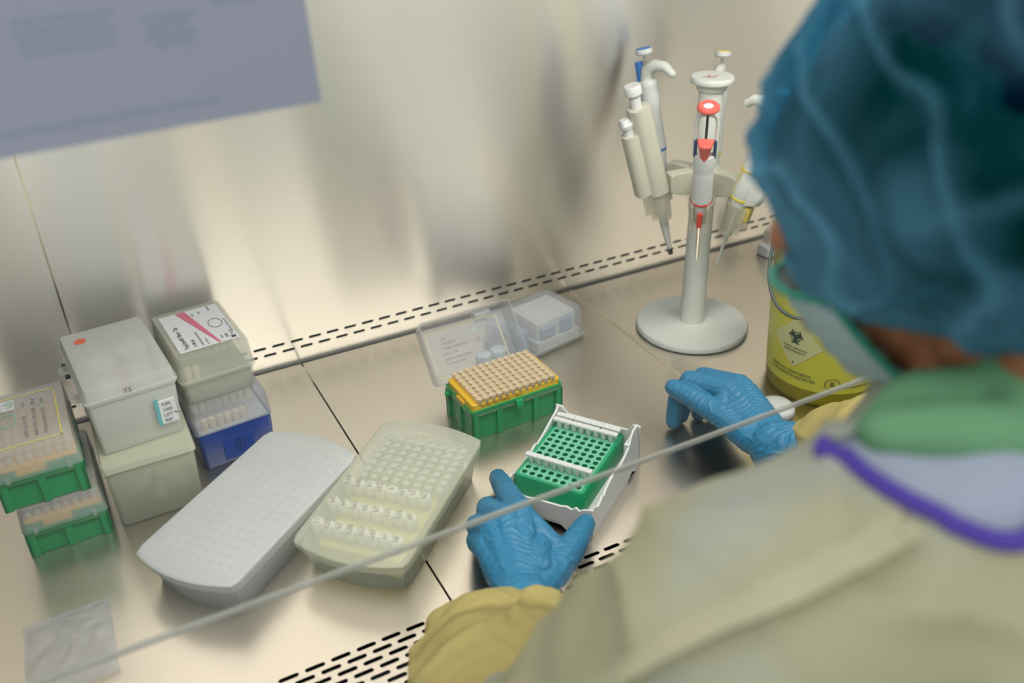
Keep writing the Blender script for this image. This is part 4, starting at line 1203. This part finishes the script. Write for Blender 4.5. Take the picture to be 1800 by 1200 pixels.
# bouffant cap: gathered cloth with radiating folds
me = bpy.data.meshes.new('bouffant_cap')
NU, NV = 260, 130
vs_, fs_, fold = [], [], []
CZ = (UP * .98 - FD * .10).normalized()       # crown direction
CX = (FD - CZ * FD.dot(CZ)).normalized(); CY = CZ.cross(CX)
vmax = math.radians(150)
for j in range(NV + 1):
    for i in range(NU):
        ph = 2 * PI * i / NU
        th = (vmax - math.radians(47) * ((1 + math.cos(ph)) / 2)) * j / NV
        d = CX * (math.sin(th) * math.cos(ph)) + CY * (math.sin(th) * math.sin(ph)) + CZ * math.cos(th)
        # gathers: soft broken ridges running from the crown to the elastic
        w = noise.noise(d * 1.7 + Vector((3, 1, 7)))
        f1 = noise.noise(Vector((math.cos(ph + .5 * w) * 3.4, math.sin(ph + .5 * w) * 3.4, th * 1.1 + 2)))
        ridge = max(0, 1 - abs(f1) * 5.5) ** 1.6 * max(0, min(1, .55 + 1.6 * noise.noise(d * 1.5 + Vector((1, 8, 2)))))
        f2 = noise.noise(d * 2.3 + Vector((9, 4, 2)) + Vector((w, w, 0)) * .8)
        ridge2 = max(0, 1 - abs(f2) * 6.0) ** 2 * .8
        big = noise.noise(d * 2.1 + Vector((5, 5, 1)))
        edge = max(0, (j / NV - .84) / .16)
        R_ = 113 + 8 * big + 6.5 * ridge + 5 * ridge2 - 16 * edge ** 1.6
        fine = (math.sin(ph * 60 + 5 * w) * 1.0) * min(1, max(0, (j / NV - .68) / .2)) * (1 - .4 * edge)
        R_ += fine + 14 * max(0, d.dot(UP)) + 6 * max(0, -d.dot(FD)) + 6 * max(0, -d.dot(UP)) - 10 * max(0, -d.dot(UP)) * max(0, d.dot(FD)) * (1 - edge)
        flat = 1.0 + .06 * d.dot(FD)
        p = HC + d * R_ * flat - PE0
        vs_.append(p * MM)
        a = 0.08 + 0.66 * min(1, ridge * .8 + ridge2 * .8) + .35 * max(0, big) + .38 * edge + .7 * max(0, (j / NV - .68))
        a += .55 * max(0, d.dot(FD))
        fold.append(min(.97, max(.10, a)))
for j in range(NV):
    for i in range(NU):
        k = (i + 1) % NU
        fs_.append((j * NU + i, j * NU + k, (j + 1) * NU + k, (j + 1) * NU + i))
me.from_pydata(vs_, [], fs_)
at = me.attributes.new('fold', 'FLOAT', 'POINT'); at.data.foreach_set('value', fold)
me.materials.append(capm)
for p in me.polygons: p.use_smooth = True
capo = link('bouffant_cap', me, pe)

# face mask
def mask_pt(u, v, off=0.0):
    """u -1..1 across, v 0 (bridge) .. 1 (under chin)"""
    f = 114 - 44 * abs(u) ** 1.8 - 16 * v ** 2 + off
    up_ = -6 - 74 * v + 10 * (1 - abs(u)) * (1 - v)
    r = u * (57 - 10 * v)
    if v > .75: f -= (v - .75) * 90
    return hp(f, up_, r) - PE0
b = MB(); n = 16; V = []
for s in (0, -1.5):
    V += [mask_pt(-1 + 2 * i / n, j / n, s + 1.2 * math.sin(j * 2.3)) for j in range(n + 1) for i in range(n + 1)]
F = [(j * (n + 1) + i, j * (n + 1) + i + 1, (j + 1) * (n + 1) + i + 1, (j + 1) * (n + 1) + i) for j in range(n) for i in range(n)]
b.add(V, F + [tuple(q + (n + 1) ** 2 for q in f) for f in F])
mk = b.build('face_mask', maskm, pe, smooth=70)
b = MB()
b.tube([mask_pt(-1, k / 10, 1) for k in range(11)], 2.2, 8); b.tube([mask_pt(1, k / 10, 1) for k in range(11)], 2.2, 8)
b.tube([mask_pt(-1 + k / 5, 1, 1) for k in range(11)], 2.2, 8); b.tube([mask_pt(-1 + k / 5, 0, 1) for k in range(11)], 2.2, 8)
b.build('mask_edge', mask_e, mk, smooth=60)
b = MB()
for s in (-1, 1):
    b = MB(); b.tube([mask_pt(s, 0.05, 1), hp(30, -10, s * 80) - PE0, hp(-8, -4, s * 86) - PE0, hp(-12, -26, s * 82) - PE0, hp(20, -56, s * 66) - PE0, mask_pt(s, .95, 1)], 1.6, 8)
    b.build('ear_loop', mask_e, mk, smooth=60)

# gloves
AXW = {}
def glove_disp(H, W):
    w = Vector(W[0]) - PE0; m = Vector(H['middle'][0]) - PE0
    ax = (m - w).normalized(); Lh = (m - w).length
    def f(p, n):
        s = (p - w).dot(ax) / Lh
        q = p * .030
        warp = noise.noise(q) * 7.5 + noise.noise(q * 2.3) * 2.6
        side = ax.cross(Vector((0, 0, 1)))
        t = (p - w).dot(side)
        ph_ = (p - w).dot(ax) * .36 + warp + t * .07
        wr = (1 - abs(math.sin(ph_))) ** 2.0
        amp = 1.3 if s < 1.0 else .55
        if s < .15: amp = 2.0
        amp *= .45 + .9 * max(0, .5 + noise.noise(p * .022 + Vector((3, 3, 3))))
        return wr * amp + 1.4 * noise.noise(p * .02) * (1 if s < .1 else .25)
    return f
for H, W, nm in ((LH, LW, 'l'), (RH, RW, 'r')):
    b = hand_mesh(H, W, 1.0)
    w = Vector(W[0]); w2 = Vector(W[1]); ax = (w2 - w).normalized()
    if nm == 'r':
        b.limb([w + ax * -4, w + ax * 30, w + ax * 52], [29, 31, 30], 18)
    else:
        b.limb([w + ax * 6, w + ax * 40], [29, 29], 18)
    shift(b)
    o = fuse(b, 'glove', 1.3, 5, glove, pe, disp=glove_disp(H, W))

# gown: torso and upper arms, then the two sleeves
def gown_disp(p, n):
    q = p * .011
    return 7 * noise.noise(q) + 4.0 * noise.noise(q * 2.7) + 5.0 * (1 - abs(math.sin(p.x * .045 + p.z * .02 + 3 * noise.noise(q * 1.4)))) ** 2
b = MB()
GN = NB + Vector((-6, 4, -6))
b.limb([GN, LS + Vector((0, 0, 0))], [66, 67], 22); b.limb([GN, RS], [64, 64], 22)
b.limb([LS, LE], [66, 56], 22); b.limb([RS, RE], [64, 56], 22)
b.limb([NB + Vector((0, 0, -70)), (160, -950, 130), (165, -960, -60), (165, -950, -150)], [132, 150, 140, 150], 24)
b.limb([(70, -950, 240), (260, -950, 240)], [105, 105], 20)
b.limb([(100, -940, -130), (70, -640, -130), (66, -610, -330)], [100, 80, 74], 16)
b.limb([(230, -940, -130), (260, -640, -130), (264, -610, -330)], [100, 80, 74], 16)
shift(b)
gown = fuse(b, 'gown', 5, 10, gownm, pe, disp=gown_disp)

def sleeve_disp(p, n):
    q = p * .016
    return 5.5 * noise.noise(q) + 6.0 * (1 - abs(math.sin(p.y * .052 + p.z * .030 + p.x * .01 + 3.4 * noise.noise(q * .8)))) ** 2.5 + 2.0 * noise.noise(q * 4)
b = MB()
b.limb([(19.5, -584.2, 52.0), (-15.6, -610.0, 66.0), (-45.7, -651.6, 74.0), LE], [30, 44, 56, 56], 22)
b.limb([(-29.5, -573.6, 50.0), (33.6, -604.2, 54.0)], [26, 30], 22); b.limb([(27.7, -610.0, 56.0), (5.4, -641.2, 66.0), LE], [36, 46, 50], 22)
shift(b); fuse(b, 'sleeve', 3, 5, gown_s, pe, disp=sleeve_disp)
b = MB()
b.limb([(400.4, -548.4, 66.0), (409.6, -568.2, 80.0), (412.2, -606.5, 100.0), RE], [36, 47, 56, 58], 22)
shift(b); fuse(b, 'sleeve', 3, 5, gown_s, pe, disp=lambda p, n: .6 * sleeve_disp(p, n))

# neck opening at the back: cut the gown inside the bound edge, show what is worn beneath
loop_px = [(49.6, -865.2, 419.9), (36.8, -870.4, 412.1), (32.7, -879.4, 405.2), (36.0, -900.4, 405.5), (42.5, -917.8, 403.8), (53.7, -930.0, 403.8), (69.9, -937.5, 404.9), (94.4, -940.6, 409.0), (130.1, -929.8, 413.5), (158.5, -896.9, 416.1), (146.7, -864.1, 417.3), (98.5, -853.0, 416.9)]
loop = [Vector(p) - PE0 for p in loop_px]
cen = sum(loop, Vector()) / len(loop)
nrm = Vector()
for i in range(len(loop)):
    nrm += (loop[i] - cen).cross(loop[(i + 1) % len(loop)] - cen)
nrm.normalize()
bvh = BVHTree.FromObject(gown, bpy.context.evaluated_depsgraph_get())
ax1 = (loop[0] - cen); ax1 = (ax1 - nrm * ax1.dot(nrm)).normalized(); ax2 = nrm.cross(ax1)
def cr(points, n=8):
    out = []; m = len(points)
    for i in range(m):
        p0, p1, p2, p3 = points[i - 1], points[i], points[(i + 1) % m], points[(i + 2) % m]
        for k in range(n):
            t = k / n
            out.append(.5 * ((2 * p1) + (p2 - p0) * t + (2 * p0 - 5 * p1 + 4 * p2 - p3) * t * t + (3 * p1 - p0 - 3 * p2 + p3) * t ** 3))
    return out
ring = cr(loop)
poly = [((p - cen).dot(ax1), (p - cen).dot(ax2)) for p in ring]
def inside(x, y):
    c = False; j = len(poly) - 1
    for i in range(len(poly)):
        xi, yi = poly[i]; xj, yj = poly[j]
        if (yi > y) != (yj > y) and x < (xj - xi) * (y - yi) / (yj - yi) + xi: c = not c
        j = i
    return c
snap = []
for p in ring:
    loc, nn_, i_, d_ = bvh.find_nearest(p * MM)
    snap.append(loc / MM + nn_ * 1.0)
snap2 = [(snap[i - 1] + snap[i] * 2 + snap[(i + 1) % len(snap)]) / 4 for i in range(len(snap))]
poly = [((p - cen).dot(ax1), (p - cen).dot(ax2)) for p in snap2]
b = MB(); b.tube(snap2[7:70], 4.0, 12, cap=True); b.build('neck_binding', purple, pe, smooth=70)
b = MB()
st_pts = []
for p in cr([Vector(q) - PE0 for q in ((-72.7, -846.8, 294.8), (-49.5, -857.0, 326.7), (-28.2, -874.8, 355.6), (-5.5, -891.3, 377.5), (12.1, -901.6, 395.1), (27.1, -908.5, 406.0))], 6)[:-6]:
    o_ = cam.matrix_world.translation - PE0 * MM
    loc, n_, i_, d_ = bvh.ray_cast(o_, (p * MM - o_).normalized())
    if loc: st_pts.append(loc / MM + n_ * .6)
b.tube(st_pts, 14.0, 14, flat=.07); b.build('gown_strap', plastic('strap_yellow_cloth', (182, 176, 142), .75, vary=.08), pe, smooth=70)
gm = gown.data
under = gm.copy(); under.name = 'undershirt'
bm = bmesh.new(); bm.from_mesh(gm)
kill = []
for f in bm.faces:
    q = f.calc_center_median() / MM - cen
    if abs(q.dot(nrm)) < 90 and inside(q.dot(ax1), q.dot(ax2)): kill.append(f)
ks = set(f.index for f in kill)
bmesh.ops.delete(bm, geom=kill, context='FACES'); bm.to_mesh(gm); bm.free()
# the shirt follows the same back, a few millimetres in
bm = bmesh.new(); bm.from_mesh(under); bm.faces.ensure_lookup_table(); bm.normal_update()
for v in bm.verts: v.co -= v.normal * 3.0 * MM
big = set()
dl = []
for f in bm.faces:
    q = f.calc_center_median() / MM - cen
    if (q - nrm * q.dot(nrm)).length > 190 or abs(q.dot(nrm)) > 110: dl.append(f)
for f in bm.faces:
    q = f.calc_center_median() / MM - cen
    # band of the green scrub nearest the neck
    if (f.calc_center_median() / MM + PE0 - (NB + Vector((0, 0, 30)))).length < 116: f.material_index = 1
bmesh.ops.delete(bm, geom=dl, context='FACES'); bm.to_mesh(under); bm.free()
under.materials.clear(); under.materials.append(lavender); under.materials.append(scrub)
link('undershirt', under, pe)
# scrub collar band round the neck
b = MB()
b.limb([NB + Vector((0, 0, -8)), NB + Vector((0, 4, 22))], [82, 66], 22); b.limb([(56.3, -878.5, 420.7), (70.9, -898.0, 429.9), (100.4, -924.5, 432.2)], [13, 14, 15], 16); b.limb([(60.9, -870.8, 416.2), (85.2, -868.2, 419.0), (108.9, -883.5, 421.9)], [12, 17, 19], 16); shift(b)
fuse(b, 'scrub_collar', 4, 6, scrub, pe)
b = MB(); tp = [Vector((36.6, -875.2, 418.4)) - PE0, Vector((33.6, -888.1, 416.4)) - PE0, Vector((33.1, -905.6, 413.2)) - PE0]
b.tube(tp, 2.2, 8); b.build('gown_tie', plastic('grey_green_tie', (96, 110, 100), .8), pe, smooth=60)
b = MB()
b.limb([(100, -590, -560), (95, -590, -745)], [44, 40], 14); b.limb([(95, -590, -745), (90, -500, -748)], [30, 26], 14)
b.limb([(250, -590, -560), (250, -590, -745)], [44, 40], 14); b.limb([(250, -590, -745), (255, -500, -748)], [30, 26], 14)
shift(b); fuse(b, 'trousers', 6, 4, scrub, pe)

# lab stool
sto = thing('lab_stool', 'dark round lab stool under the seated person', 'stool', (165, -950, -760))
b = MB(); b.lathe([(160, 400), (175, 410), (175, 436), (160, 446)], 40); b.build('seat', black, sto, smooth=40)
b = MB(); b.lathe([(25, 60), (25, 400)], 20); b.build('pole', chrome, sto, smooth=40)
for k in range(5):
    a = 2 * PI * k / 5; b = MB(); b.tube([(0, 0, 70), (230 * math.cos(a), 230 * math.sin(a), 40)], [20, 14], 10); b.ball((230 * math.cos(a), 230 * math.sin(a), 24), 22, 12); b.build('leg', black, sto, smooth=40)
